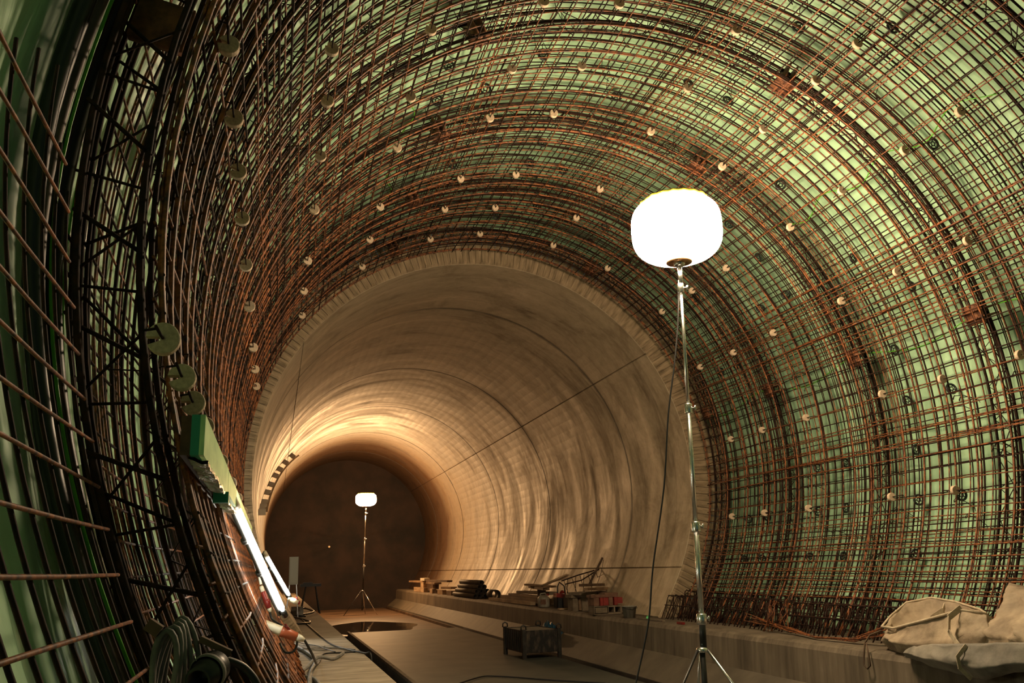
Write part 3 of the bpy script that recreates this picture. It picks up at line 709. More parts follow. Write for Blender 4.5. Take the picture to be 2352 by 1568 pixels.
def tube_lamp(p0, p1, rad, label):
    p0 = Vector(p0); p1 = Vector(p1); d = (p1 - p0).normalized()
    t = thing('tube_lamp', p1, label, 'tube lamp', 'lit tube lamps on the left')
    mb = MB(); q = [p0 + d * .02, p0 + d * .05, p1 - d * .05, p1 - d * .02]; mb.tube(q, rad, 12, rads=[rad * .6, rad, rad, rad * .6]); mb.build('lit_tube', M['tube'], t, True)
    off = Vector((-.035, .01, .0))
    mb = MB(); mb.tube([p0 - d * .03 + off, p1 + d * .03 + off], .016, 8); mb.build('housing', M['dark_metal'], t, True)
    mb = MB(); mb.tube([p0 - d * .07, p0 + d * .02], rad * 1.25, 10); mb.build('end_cap', M['cream'], t, True)
    mb = MB(); mb.tube([p1 - d * .02, p1 + d * .05], rad * 1.1, 10); mb.build('end_cap', M['dark_metal'], t, True)
    for f in (.3, .6): 
        mb = MB(); c = p0.lerp(p1, f); mb.tube([c + off * 1.2 - d * .015, c + off * 1.2 + d * .015], .026, 8); mb.build('clip', M['black'], t, True)
tube_lamp((-3.405, 5.8, 2.165), (-3.085, 6.7, 1.48), .020, 'large brilliant tube lamp hung slanting along the left cage')
tube_lamp((-3.25, 11.6, 1.965), (-2.94, 12.4, 1.45), .022, 'smaller brilliant tube lamp standing behind the large one')
# lead of second tube
# timber prop, conduit and plugs
def bar(name, p0, p1, w_, h_, mat, label, cat, group=None, parent=None):
    p0 = Vector(p0); p1 = Vector(p1); d = p1 - p0; rot = d.to_track_quat('Y', 'Z').to_matrix()
    mb = MB(); mb.box((p0 + p1) / 2, (w_, d.length, h_), rot); ob = mb.build(name, mat, parent)
    if label: tag(ob, label, cat, group)
    return ob
bar('timber_prop', (-2.965, 8.1, .89), (-3.42, 8.0, 2.14), .05, .03, M['wood'], 'reddish timber prop leaning beside the large tube lamp', 'timber')
cable('white_conduit', [(-3.36, 7.0, 2.05), (-3.31, 7.0, 1.9), (-3.27, 7.0, 1.75), (-3.25, 7.0, 1.67)], .010, M['pipe_white'], 'thin white conduit ending in the upper red plug')
def plug(p0, p1, s, label, cols):
    p0 = Vector(p0); p1 = Vector(p1); d = (p1 - p0); L = d.length; rot = d.to_track_quat('Z', 'Y').to_matrix()
    t = thing('industrial_plug', p1, label, 'plug')
    for nm, mt, (a, b), prof in (('cable_gland', cols[0], (0, .22), [(.5, 0), (.75, .3), (.75, 1)]), ('plug_body', cols[1], (.22, .55), [(.9, 0), (1.0, .1), (1.0, .9), (1.15, 1)]),
                                 ('socket_body', cols[2], (.55, .85), [(1.15, 0), (1.1, .2), (.9, 1)]), ('cable_gland', cols[3], (.85, 1.0), [(.8, 0), (.7, .5), (.35, 1)])):
        mb = MB(); mb.lathe([(s * r_, (a + (b - a) * z) * L) for r_, z in prof], p0, 16, rot); ob = mb.build(nm, mt, t, True)
        if nm == 'socket_body':
            m2 = MB(); m2.lathe([(s * .9, 0), (s * .9, s * .5)], p0 + d * .62 + rot @ Vector((0, s * .9, 0)), 14, rot @ RX(-60)); m2.build('flap_lid', M['red'], ob, True)
    return t
plug((-3.25, 7.0, 1.66), (-3.175, 7.0, 1.47), .021, 'red industrial plug hanging left of the large tube lamp', (M['cream'], M['red'], M['red'], M['cream']))
plug((-3.30, 6.8, 1.43), (-2.93, 6.8, 1.275), .034, 'cream and orange industrial plug hanging below the large tube lamp', (M['cream'], M['cream'], M['orangered'], M['cream']))
plug((-2.96, 12.4, 1.42), (-2.80, 12.4, 1.35), .035, 'cream and red plug at the foot of the smaller tube lamp', (M['cream'], M['cream'], M['cream'], M['red']))
cable('power_cable', [(-3.18, 7, 1.48), (-3.16, 7, 1.42), (-3.1, 6.95, 1.38), (-3.02, 6.9, 1.33), (-2.98, 6.85, 1.27), (-3.0, 6.85, 1.2), (-3.06, 6.9, 1.19), (-3.1, 6.95, 1.25)], .008, M['black'], 'black cable looping under the cream and orange plug')
cable('power_cable', [(-2.93, 6.8, 1.275), (-2.86, 7.0, 1.15), (-2.78, 8.0, .99), (-2.68, 9.4, .89), (-2.6, 10.14, .888), (-2.39, 10.17, .888), (-2.2, 10.21, .89)], .009, M['black'], 'black cable from the orange plug curving over the walkway')
G2 = 'cables strewn over the left walkway'
cable('power_cable', [(-2.86, 17.09, .89), (-2.76, 18.12, .89), (-2.62, 17.99, .89), (-2.57, 15.85, .89), (-2.51, 13.35, .89), (-2.45, 11.45, .89), (-2.32, 10.41, .895), (-2.19, 9.93, .89), (-2.13, 9.8, .85), (-2.12, 9.8, .3), (-2.0, 9.9, .05), (-1.4, 10.3, .05), (-1.25, 11.3, .215), (-.32, 12.9, .215), (.04, 12.9, .215), (.6, 12.1, .215), (1.14, 11.44, .215)], .010, M['black'], 'long black cable dropping off the walkway edge and crossing the floor', 'cable', G2)
cable('water_hose', [(-2.85, 10.94, .9), (-2.78, 10.32, .9), (-2.73, 9.53, .9), (-2.75, 8.97, .9), (-2.81, 8.32, .9), (-2.85, 7.69, .9), (-2.9, 6.5, .9)], .022, M['greyhose'], 'thick dark grey hose running along the walkway', 'hose', G2)
cable('water_hose', [(-2.41, 9.97, .9), (-2.55, 9.41, .9), (-2.7, 9.32, .93), (-2.83, 8.74, .9), (-2.89, 8.4, .9), (-2.87, 7.95, .9), (-2.80, 7.68, .9), (-2.78, 6.8, .9)], .017, M['greyhose'], 'thinner brown-grey hose looping to an open end on the walkway', 'hose', G2)
cable('power_cable', [(-2.89, 11.9, .9), (-2.8, 10.91, .9), (-2.58, 10.88, .895), (-2.35, 10.61, .895), (-2.25, 10.36, .895)], .007, M['greyhose'], 'thin grey cable running straight across the walkway', 'cable', G2)
cable('power_cable', [(-2.9, 12.68, .9), (-2.8, 11.7, .9), (-2.62, 11.1, .9), (-2.58, 10.76, .9), (-2.47, 10.28, .89)], .006, M['hose'], 'thin dark cable knotted with the straight grey one', 'cable', G2)
cable('power_cable', [(-2.66, 21.24, .9), (-2.37, 22.7, .9), (-2.25, 20.65, .9), (-2.48, 19.52, .9), (-2.81, 18.7, .92), (-2.56, 17.28, .9), (-2.51, 16.2, .9), (-2.75, 15.6, .92), (-2.95, 16.6, .9), (-2.8, 18.3, .92), (-2.5, 18.6, .9)], .018, M['hose'], 'tangled coil of thick black cable around the trestle', 'cable', G2)
for k in range(4):
    cable('wire_offcut', [(-2.9 + .05 * k, 11.8 - k * .3, .89), (-2.8 + jit(.05), 11.3 - k * .3, .9 + .01 * k), (-2.6, 11.0 - k * .2 + jit(.2), .893), (-2.45 + jit(.1), 10.9 + jit(.3), .89)], .004, M['greyhose'],
          ('topmost', 'second', 'third', 'lowest')[k] + ' loose wire in the knot on the walkway', 'wire', G2, 5)

# hose coil, coupling and timber blocks at the near left
t = thing('hose_coil', (-3.47, 3.0, 1.45), 'hanging coil of grey-brown hose tied to the near cage edge', 'hose coil')
for k in range(5):
    mb = MB(); cx = -3.475 + .010 * k; pts = []
    for j in range(24):
        a = 2 * math.pi * j / 24; pts.append((cx + (.030 + .006 * k) * math.sin(a) + .008 * math.sin(2 * a + k), 2.95 + .02 * k + .02 * math.cos(a), 1.44 + (.15 + .008 * k) * math.cos(a)))
    mb.tube(pts, .0095, 7, True); mb.build('hose_loop', M['greyhose'], t, True)
mb = MB(); mb.box((-3.515, 2.98, 1.60), (.045, .05, .035), RY(35)); tag(mb.build('timber_block', M['wooddark'], None), 'dark timber block wedged above the hose coil', 'block')
mb = MB(); mb.box((-3.335, 3.02, 1.535), (.105, .05, .018), RY(27)); tag(mb.build('timber_block', M['wooddark'], None), 'flat dark timber piece lying on the hose coupling', 'block')
t = thing('hose_coupling', (-3.35, 2.95, 1.45), 'dull metal hose coupling with rings below the flat timber piece', 'coupling')
rot = (Vector((-.35, -1, -.25))).to_track_quat('Z', 'Y').to_matrix()
mb = MB(); mb.lathe([(.035, -.06), (.05, -.05), (.05, .0), (.045, .004), (.045, .03), (.04, .034), (.04, .07), (.03, .07), (.03, .0), (.001, .0)], (-3.35, 2.95, 1.465), 28, rot, cap=False); mb.build('coupling_body', M['dark_metal'], t, True)
mb = MB(); mb.lathe([(.052, -.01), (.056, -.005), (.056, .008), (.052, .012)], (-3.35, 2.95, 1.465), 28, rot, cap=False); mb.build('coupling_ring', M['greyhose'], t, True)
cable('supply_hose', [(-3.33, 2.98, 1.50), (-3.29, 3.0, 1.49), (-3.24, 3.02, 1.46), (-3.2, 3.02, 1.40), (-3.19, 3.0, 1.30), (-3.2, 2.9, .9)], .012, M['hose'], 'dark hose curving down from the metal coupling', 'hose')

mb = MB(); mb.lathe([(.045, 0), (.05, .01), (.04, .03)], (-.78, 40.27, 2.79), 14, RX(90)); tag(mb.build('reflector', M['pale'], None, True), 'tiny pale reflector dot on the dark end wall', 'reflector')
# cabinet and trestle on the walkway
t = thing('control_cabinet', (-2.77, 18, .88), 'narrow grey cabinet on two thin posts beyond the tube lamps', 'cabinet')
mb = MB(); mb.box((-2.77, 18, 1.78), (.17, .14, .52)); mb.build('cabinet_body', M['greybox'], t)
mb = MB(); mb.box((-2.77, 17.92, 1.78), (.15, .012, .48)); mb.build('cabinet_door', M['greybox'], t)
for s in (-.07, .06): mb = MB(); mb.tube([(-2.77 + s, 18, 1.52), (-2.77 + s * 1.8, 18, .88)], .012, 6); mb.build('leg', M['chrome'], t)
t = thing('trestle', (-2.36, 20, .88), 'black folding trestle standing on the walkway beside the cabinet', 'trestle')
mb = MB(); mb.box((-2.36, 20, 1.47), (.44, .16, .06)); mb.box((-2.42, 20, 1.515), (.2, .13, .03)); mb.build('top_beam', M['black'], t)
for sx in (-1, 1):
    for sy in (-1, 1): mb = MB(); mb.tube([(-2.36 + sx * .10, 20 + sy * .03, 1.45), (-2.36 + sx * .2, 20 + sy * .25, .885)], .014, 6); mb.build('leg', M['black'], t)
mb = MB(); mb.box((-2.66, 18.9, .95), (.14, .4, .12), RZ(15)); mb.box((-2.66, 18.8, 1.04), (.09, .25, .08), RZ(40)); tag(mb.build('tool_heap', M['greyhose'], None), 'grey heap of equipment behind the smaller tube lamp', 'equipment')
# notched ladder-like strip along the left wall crown
t = thing('wall_ladder', (-3.3, 24, 4), 'notched pale strip of rungs curving up the far left wall', 'ladder')
sta = [(19.9, -91), (21.3, -87.5), (22.6, -84), (24.0, -78), (24.9, -73), (25.6, -67.5), (26.2, -63), (27.0, -57.5), (27.8, -51.5), (28.5, -46.4)]
sm = []
for i in range(len(sta) - 1):
    for f in range(3): s = f / 3; sm.append((sta[i][0] * (1 - s) + sta[i + 1][0] * s, sta[i][1] * (1 - s) + sta[i + 1][1] * s))
mb = MB(); n_ = len(sm)
for y, p in sm: mb.v += [tuple(P(p, rr_, y + dy_)) for rr_, dy_ in ((3.36, 0), (3.31, 0), (3.31, .06), (3.36, .06))]
for i in range(n_ - 1):
    for k in range(4): mb.f.append((i * 4 + k, i * 4 + (k + 1) % 4, (i + 1) * 4 + (k + 1) % 4, (i + 1) * 4 + k))
mb.f += [(0, 1, 2, 3), tuple(n_ * 4 - 4 + k for k in (3, 2, 1, 0))]; mb.mi = [0] * len(mb.f); mb.build('rail', M['pale'], t)
for y, p in sm[::3]:
    mb = MB(); mb.box(P(p, 3.425, y), (.15, .10, .13), Matrix.Rotation((p + 90) * D2R, 3, 'Y')); mb.build('rung', M['pale'], t)

# ------------------------------------------------------------------ clutter on the right ledge
LZ = .885
t = None
# pipes
row = [(3, 0), (3, 1), (2, 2), (1, 3)]; pr = .066; k = 0
names = ['leftmost', 'second', 'third']
lev = ['in the bottom layer', 'in the second layer', 'in the third layer', '']
def pipe_mesh(x, y0, y1, z, name, mat, rr=.09, th=.008):
    mb = MB(); mb.lathe([(rr, 0), (rr, y1 - y0), (rr - th, y1 - y0), (rr - th, 0), (rr, 0)], (x, y1, z), 20, RX(90), cap=False); return mb.build(name, mat, None, True)
for cnt, l in row:
    for c in range(cnt):
        x = 2.28 + c * .136 + l * .068 - (.136 if l == 1 and c == 9 else 0); z = LZ + pr + .004 + l * .118
        ob = pipe_mesh(x, 24.5 + jit(.12), 27.4 + jit(.1), z, 'steel_pipe', M['tube_dark'], pr)
        tag(ob, ('dark open-ended pipe on the very top of the pipe stack' if l == 3 else 'dark open-ended pipe, %s %s of the pipe stack' % (names[c], lev[l])), 'pipe', 'stacked dark pipes on the ledge')
pipe_mesh(2.55, 23.2, 23.8, LZ + .13, 'pipe_offcut', M['tube_dark'], .125, .012); tag(bpy.data.objects['pipe_offcut'], 'short wide dark pipe offcut beside the pipe stack', 'pipe')
# wood pile at the far end of the ledge
WP = [((2.30, 34.2, LZ + .08), (.14, 2.2, .16), 1, 'woodpale', 'squared pale log at the left foot of the far wood pile'), ((2.32, 31.6, LZ + .075), (.13, .8, .15), -3, 'woodpale', 'short pale block in the middle foot of the far wood pile'),
      ((2.33, 29.9, LZ + .07), (.14, .6, .14), 6, 'woodpale', 'pale block cut at an angle under the far wood pile'), ((2.36, 28.5, LZ + .07), (.13, .6, .14), 3, 'wood', 'brown block at the right foot of the far wood pile'),
      ((2.32, 33.6, LZ + .25), (.12, .5, .18), 3, 'woodpale', 'upright pale block holding the planks of the far pile'), ((2.36, 31.2, LZ + .23), (.12, .5, .16), 0, 'wooddark', 'dark upright block under the far planks'),
      ((2.40, 29.0, LZ + .22), (.22, .9, .07), 10, 'woodpale', 'pale orange offcut leaning off the far wood pile'), ((2.34, 34.6, LZ + .37), (.26, 3.0, .06), 3, 'wood', 'lower plank laid across the far wood pile'),
      ((2.36, 32.0, LZ + .35), (.24, 3.4, .06), -3, 'wood', 'middle plank laid across the far wood pile'), ((2.42, 31.0, LZ + .42), (.18, 3.0, .06), 4, 'wooddark', 'dark top plank across the far wood pile'),
      ((2.34, 33.4, LZ + .46), (.20, 1.2, .09), -2, 'cream', 'white packet lying on top of the far wood pile')]
for c, sz, ry, mt, lab in WP:
    mb = MB(); mb.box(c, sz, RZ(ry)); tag(mb.build('packet' if mt == 'cream' else 'wood_block', M[mt], None), lab, 'packet' if mt == 'cream' else 'wood', None if mt == 'cream' else 'wood pile at the far end of the ledge')
# long planks
for p0, p1, w_, h_, mt, lab in (((2.30, 18.9, LZ + .05), (2.32, 22.9, LZ + .04), .11, .07, 'woodpale', 'long pale beam on the ledge edge left of the jerrycan'),
                                ((2.45, 18.9, LZ + .10), (2.47, 22.2, LZ + .10), .12, .10, 'wood', 'brown beam directly behind the long pale beam'),
                                ((2.48, 18.6, LZ + .18), (2.5, 21.5, LZ + .18), .14, .05, 'wood', 'brown plank lying on the brown beam'),
                                ((2.62, 18.4, LZ + .26), (2.6, 21.0, LZ + .24), .2, .06, 'block', 'grey plank above the brown plank'),
                                ((2.40, 18.2, LZ + .36), (2.62, 20.1, LZ + .37), .14, .05, 'wood', 'topmost board of the pile behind the jerrycan'),
                                ((2.60, 18.3, LZ + .40), (2.45, 19.9, LZ + .43), .12, .04, 'woodpale', 'pale warped board lying on the topmost board'),
                                ((2.5, 18.9, LZ + .05), (2.52, 18.95, LZ + .38), .18, .1, 'wooddark', 'dark upright block under the boards by the jerrycan')):
    bar('timber_plank', p0, p1, w_, h_, M[mt], lab, 'plank', 'planks behind the jerrycan')
# jerrycan
t = thing('jerrycan', (2.33, 18.2, LZ), 'dirty white round-shouldered jerrycan with a reddish label', 'jerrycan')
mb = MB(); mb.lathe([(.11, 0), (.125, .01), (.128, .15), (.12, .19), (.085, .23), (.055, .245)], (2.33, 18.2, LZ), 20); mb.build('can_body', M['jug'], t, True)
mb = MB(); mb.box((2.33 - .045, 18.085, LZ + .11), (.11, .022, .1), RZ(-15)); mb.build('paper_label', M['brick'], t)
mb = MB(); mb.tube([(2.25, 18.2, LZ + .22), (2.27, 18.2, LZ + .27), (2.37, 18.2, LZ + .28), (2.40, 18.2, LZ + .23)], .014, 8); mb.build('can_handle', M['jug'], t, True)
mb = MB(); mb.lathe([(.03, 0), (.03, .04)], (2.42, 18.2, LZ + .225), 12); mb.build('cap', M['red'], t, True)
# dark box with red machine
t = thing('petrol_machine', (2.56, 17.6, LZ), 'red and black machine between the jerrycan and the dark crate', 'machine')
mb = MB(); mb.box((2.52, 17.7, LZ + .1), (.16, .3, .2)); mb.build('engine_block', M['black'], t)
mb = MB(); mb.box((2.5, 17.65, LZ + .24), (.18, .22, .08), RY(8)); mb.lathe([(.05, 0), (.06, .02), (.02, .06)], (2.55, 17.6, LZ + .28), 12); mb.build('fuel_tank', M['red'], t)
mb = MB(); mb.tube([(2.44, 17.6, LZ), (2.44, 17.55, LZ + .42), (2.50, 17.6, LZ + .5), (2.6, 17.6, LZ + .42), (2.64, 17.6, LZ)], .014, 6); mb.build('carry_frame', M['black'], t, True)
mb = MB(); 
mb.box((2.66, 17.2, LZ + .01), (.34, .34, .02)); 
for s in (-1, 1): mb.box((2.66 + s * .16, 17.2, LZ + .12), (.02, .34, .22)); mb.box((2.66, 17.2 + s * .16, LZ + .12), (.30, .02, .22))
for k in range(7): mb.box((2.55 + k * .035, 17.025, LZ + .12), (.012, .012, .2))
tag(mb.build('slatted_crate', M['black'], None), 'black slatted crate beside the red machine', 'crate')
mb = MB(); mb.box((2.5, 16.95, LZ + .012), (.5, .12, .024)); tag(mb.build('pale_board', M['woodpale'], None), 'pale thin board in front of the black slatted crate', 'board')
# timber trestles / formwork posts
t = thing('formwork_stool', (2.47, 16.3, LZ), 'beige boxy formwork stool with a capping board left of the clay blocks', 'stool')
for x, wd in ((2.33, .10), (2.52, .12)): mb = MB(); mb.box((x, 16.3, LZ + .12), (wd, .3, .24)); mb.build('leg', M['block'], t)
mb = MB(); mb.box((2.45, 16.3, LZ + .12), (.08, .22, .22)); mb.build('back_panel', M['wood'], t)
mb = MB(); mb.box((2.44, 16.3, LZ + .265), (.40, .36, .05)); mb.build('top_board', M['block'], t)
bar('timber_plank', (2.28, 16.1, LZ + .315), (2.75, 16.3, LZ + .315), .3, .05, M['block'], 'grey board lying across the beige stool', 'plank')
bar('timber_plank', (2.38, 15.7, LZ + .40), (3.1, 16.3, LZ + .38), .10, .05, M['wood'], 'round-edged brown plank over the clay blocks, lower one', 'plank')
bar('timber_plank', (2.40, 16.0, LZ + .465), (2.95, 16.3, LZ + .455), .10, .05, M['wooddark'], 'dark plank end on top of everything by the stool', 'plank')
mb = MB(); mb.box((2.9, 16.2, LZ + .17), (.25, .2, .34)); tag(mb.build('support_block', M['wooddark'], None), 'dark support block behind the clay blocks under the planks', 'block')
# clay blocks
t = thing('hollow_block', (2.42, 14.8, LZ), 'beige hollow block with two square holes below the red blocks', 'block')
mb = MB()
for zz in (.012, .128): mb.box((2.44, 14.9, LZ + zz), (.50, .3, .024))
for xx in (2.20, 2.44, 2.56, 2.68): mb.box((xx, 14.9, LZ + .07), (.024 if xx > 2.3 else .02, .3, .10))
mb.box((2.32, 14.76, LZ + .07), (.24, .02, .116)); mb.box((2.32, 15.04, LZ + .07), (.24, .02, .116)); mb.build('block_shell', M['block'], t)
BR = [((2.24, 14.9, LZ + .21), (.10, .26, .13), 'brick', 'brown clay block at the left of the red blocks'), ((2.335, 14.9, LZ + .21), (.055, .26, .13), 'red', 'narrow red block, first after the brown block'),
      ((2.42, 14.9, LZ + .21), (.09, .26, .13), 'red', 'wide red block in the middle of the row'), ((2.515, 14.9, LZ + .21), (.07, .26, .13), 'brick', 'brown block between the red ones'),
      ((2.60, 14.9, LZ + .21), (.06, .26, .13), 'red', 'red block near the right end of the row'), ((2.69, 14.9, LZ + .22), (.09, .22, .10), 'red', 'small red block at the right end by the bucket'),
      ((2.30, 14.95, LZ + .30), (.26, .24, .045), 'brick', 'flat clay tile on the left of the red row'), ((2.55, 14.95, LZ + .315), (.24, .26, .07), 'brick', 'thick clay tile on the right of the red row')]
for c, sz, mt, lab in BR:
    mb = MB(); mb.box(c, sz, RZ(jit(4))); tag(mb.build('clay_block', M[mt], None), lab, 'block', 'clay and red blocks on the ledge')
# bucket
t = thing('mortar_bucket', (2.34, 13.55, LZ), 'grey dirty mortar bucket at the right end of the clutter', 'bucket')
mb = MB(); mb.lathe([(.001, .004), (.09, 0), (.118, .17), (.128, .172), (.128, .182), (.112, .182), (.085, .01), (.001, .01)], (2.34, 13.55, LZ), 26, cap=False); mb.build('bucket_body', M['bucket'], t, True)
mb = MB(); mb.tube([(2.34 - .125, 13.55, LZ + .17), (2.34 - .1, 13.46, LZ + .15), (2.34, 13.42, LZ + .13), (2.44, 13.46, LZ + .15), (2.465, 13.55, LZ + .17)], .004, 5); mb.build('bucket_handle', M['dark_metal'], t, True)
mb = MB(); mb.box((2.40, 12.95, LZ + .035), (.05, .32, .022), RZ(-25)); tag(mb.build('trowel_float', M['greenlit'], None), 'bright green float lying right of the bucket', 'float')
bar('thin_lath', (2.36, 12.3, LZ + .012), (2.34, 13.2, LZ + .012), .05, .018, M['block'], 'thin pale lath on the ledge edge right of the bucket', 'lath')
mb = MB(); mb.box((2.32, 11.65, LZ + .018), (.04, .18, .03)); tag(mb.build('red_wedge', M['red'], None), 'small red wedge on the ledge left of the lamp pole', 'wedge')
# rebar junk and slat roll
t = thing('girder_offcut', (2.8, 16.8, 1.3), 'bent lattice girder offcut leaning against the concrete wall above the clutter', 'girder offcut')
pts = [(2.35, 17.0, 1.42), (2.70, 17.0, 1.52), (3.05, 17.0, 1.60)]; p2 = [(2.4, 16.9, 1.36), (2.75, 16.95, 1.42), (3.15, 17.0, 1.62)]
for q in (pts, p2): mb = MB(); mb.tube(q, .012, 6); mb.build('chord_bar', M['rust_dark'], t, True)
for k in range(9):
    x = 2.4 + k * .085; mb = MB(); mb.tube([(x, 17.0, 1.43 + k * .02), (x + .07 * (-1) ** k, 16.9, 1.10 + .02 * (k % 3))], .006, 4); mb.build('lacing_bar', M['rust_dark'], t, True)
mb = MB(); mb.tube([(2.78, 16.6, 1.34), (3.09, 16.6, 1.84)], .022, 6); tag(mb.build('steel_bar', M['wooddark'], None, True), 'straight dark bar leaning up the concrete wall', 'bar')
mb = MB(); mb.tube([(2.9, 16.5, 1.32), (3.0, 16.5, 1.55), (3.09, 16.55, 1.80)], .005, 5); tag(mb.build('thin_rod', M['rust_dark'], None, True), 'thin rod beside the straight dark bar', 'bar')
t = thing('slat_roll', (2.55, 18.0, 1.4), 'tilted bundle of thin slats with splayed ends above the jerrycan', 'slat bundle')
for k in range(10):
    a = jit(.03); mb = MB(); p0 = Vector((2.22 + jit(.02), 18 + jit(.06), 1.30 + .012 * (k % 3))); p1 = Vector((2.83 + jit(.05), 18 + jit(.08), 1.49 + jit(.03) + .01 * k * .5))
    mb.box((p0 + p1) / 2, (.035, (p1 - p0).length, .008), (p1 - p0).to_track_quat('Y', 'Z').to_matrix()); mb.build('slat', M['woodpale'] if k % 2 else M['wood'], t)

# ------------------------------------------------------------------ steel crate on the floor
cr = thing('steel_crate', (1.3, 15.6, .2), 'dark splashed steel stacking crate filled level with pale sand', 'crate')
cx, cy, rz = 1.30, 15.62, 3; wx, wy = .64, 1.05; z0, z1 = .30, .66
def CR(x, y, z): v = RZ(rz) @ Vector((x, y, 0)); return Vector((cx + v.x, cy + v.y, z))
for s in (-1, 1):
    mb = MB(); mb.box(CR(s * wx / 2, 0, (z0 + z1) / 2), (.012, wy, z1 - z0), RZ(rz)); 
    for k in range(-4, 5): mb.box(CR(s * (wx / 2 + .008), k * .11, (z0 + z1) / 2), (.014, .02, z1 - z0 - .04), RZ(rz))
    mb.build('side_panel', M['cratemetal'], cr)
    mb = MB(); mb.box(CR(0, s * wy / 2, (z0 + z1) / 2), (wx, .012, z1 - z0), RZ(rz)); mb.build('end_panel', M['cratedust'], cr)
    for s2 in (-1, 1):
        mb = MB(); mb.box(CR(s * wx / 2, s2 * wy / 2, .44), (.06, .06, .48), RZ(rz)); mb.build('leg', M['cratemetal'], cr)
        mb = MB(); c = CR(s * wx / 2, s2 * wy / 2, .68); mb.tube([c + Vector((-.045, 0, -.01)), c + Vector((-.04, 0, .05)), c + Vector((0, 0, .072)), c + Vector((.04, 0, .05)), c + Vector((.045, 0, -.01))], .012, 6); mb.build('lifting_lug', M['dark_metal'], cr, True)
mb = MB(); mb.box(CR(0, 0, .30), (wx, wy, .012), RZ(rz)); mb.build('base', M['cratemetal'], cr)
mb = MB(); mb.box(CR(0, 0, .48), (wx - .02, wy - .02, .34), RZ(rz)); tag(mb.build('sand_fill', M['sand'], cr), None, None, None, None)
mb = MB(); g = 9
for i in range(g):
    for j in range(g):
        u, v = i / (g - 1) - .5, j / (g - 1) - .5; mb.v.append((2.02 + u * .34, 16.7 + v * .45, .50 + .17 * math.exp(-((u + .1) ** 2 + v * v) * 9) + .04 * math.sin(i * 2.3 + j) + .06 * (u < -.2)))
nn = g * g
for i in range(g - 1):
    for j in range(g - 1): mb.f.append((i * g + j, (i + 1) * g + j, (i + 1) * g + j + 1, i * g + j + 1))
mb.v += [(x, y, .42 + .0 * z) for x, y, z in mb.v]
for i in range(g - 1):
    for j in (0, g - 1): mb.f.append((i * g + j, nn + i * g + j, nn + (i + 1) * g + j, (i + 1) * g + j)); mb.f.append((j * g + i, j * g + i + 1, nn + j * g + i + 1, nn + j * g + i))
mb.mi = [0] * len(mb.f)
tag(mb.build('blue_sack', M['blue'], None), 'dark blue crumpled sack behind the steel crate', 'sack')

# ------------------------------------------------------------------ big woven bags on the ledge
from mathutils import noise as mn
def crumple(x, y, z, s=1.0, a=.075):
    v = Vector((x, y * .8, z * 1.6)); r1 = 1 - abs(mn.noise(v * 2.0 + Vector((3, 1, 7)))) * 2.6; r2 = 1 - abs(mn.noise(v * 4.6)) * 2.6; r3 = 1 - abs(mn.noise(v * 14)) * 2.4
    return a * (r1 + .6 * r2 + .2 * r3 - 1.0)
def loft(loops, n=110, sub=9, amp=.03, close_top=True, mouth=False, depth=.16):
    rs = []
    for lp in loops:
        q = [Vector(p) for p in lp]; L = len(q); pts = []
        for k in range(n):
            f = k / n * L; i = int(f) % L; t = f - int(f); t = t * t * (3 - 2 * t) * .5 + t * .5
            pts.append(q[i].lerp(q[(i + 1) % L], t))
        rs.append(pts)
    rows_ = []
    for i in range(len(rs) - 1):
        for f in range(sub): rows_.append([a.lerp(b, f / sub) for a, b in zip(rs[i], rs[i + 1])])
    rows_.append(rs[-1]); mb = MB(); nr = len(rows_)
    for i, rw in enumerate(rows_):
        c = sum(rw, Vector()) / n
        for k, p in enumerate(rw):
            d = (p - c); d.z *= .6; d = d.normalized()
            e = 1 - math.exp(-(min(i, nr - 1 - i) + .6) / 3)
            mb.v.append(tuple(p + d * crumple(p.x, p.y, p.z) * amp / .075 * e + Vector((0, 0, .012 * mn.noise(p * 9)))))
    for i in range(nr - 1):
        for k in range(n): mb.f.append((i * n + k, i * n + (k + 1) % n, (i + 1) * n + (k + 1) % n, (i + 1) * n + k))
    base = (nr - 1) * n
    if mouth:
        cc = sum((Vector(mb.v[base + k]) for k in range(n)), Vector()) / n; prev = base
        for q_, (sc, dz) in enumerate(((.97, -.012), (.93, -.07), (.80, -.13), (.45, -.15), (.1, -.13))):
            cur = len(mb.v)
            for k in range(n):
                v = cc + (Vector(mb.v[base + k]) - cc) * sc; v.z = Vector(mb.v[base + k]).z * (1 - q_ / 5) + cc.z * q_ / 5 + dz + .03 * mn.noise(v * 6); mb.v.append(tuple(v))
            for k in range(n): mb.f.append((prev + k, prev + (k + 1) % n, cur + (k + 1) % n, cur + k))
            prev = cur
        mb.f.append(tuple(prev + k for k in range(n)))
    elif close_top: mb.f.append(tuple(base + k for k in range(n)))
    mb.f.append(tuple(range(n))[::-1]); mb.mi = [0] * len(mb.f)
    return mb
def strap(pts, parent, w_=.05, nm='lifting_strap', mat='strap'):
    mb = MB(); q = [Vector(p) for p in pts]
    for i in range(len(q) - 1): d = q[i + 1] - q[i]; mb.box((q[i] + q[i + 1]) / 2, (w_, d.length * 1.08, .008), d.to_track_quat('Y', 'X').to_matrix())
    mb.build(nm, M[mat], parent)
t = thing('woven_bulk_bag', (2.6, 6.8, .885), 'collapsed cream woven bulk bag with its mouth gaping, on top of the ledge', 'bulk bag')
rim = [(2.3, 7.32, 1.09), (2.27, 7.11, 1.09), (2.25, 6.68, 1.18), (2.27, 6.25, 1.28), (2.36, 6.08, 1.25), (2.9, 6.74, 1.24), (3.0, 7.15, 1.29), (2.95, 7.4, 1.32), (2.75, 7.51, 1.28), (2.5, 7.44, 1.17)]
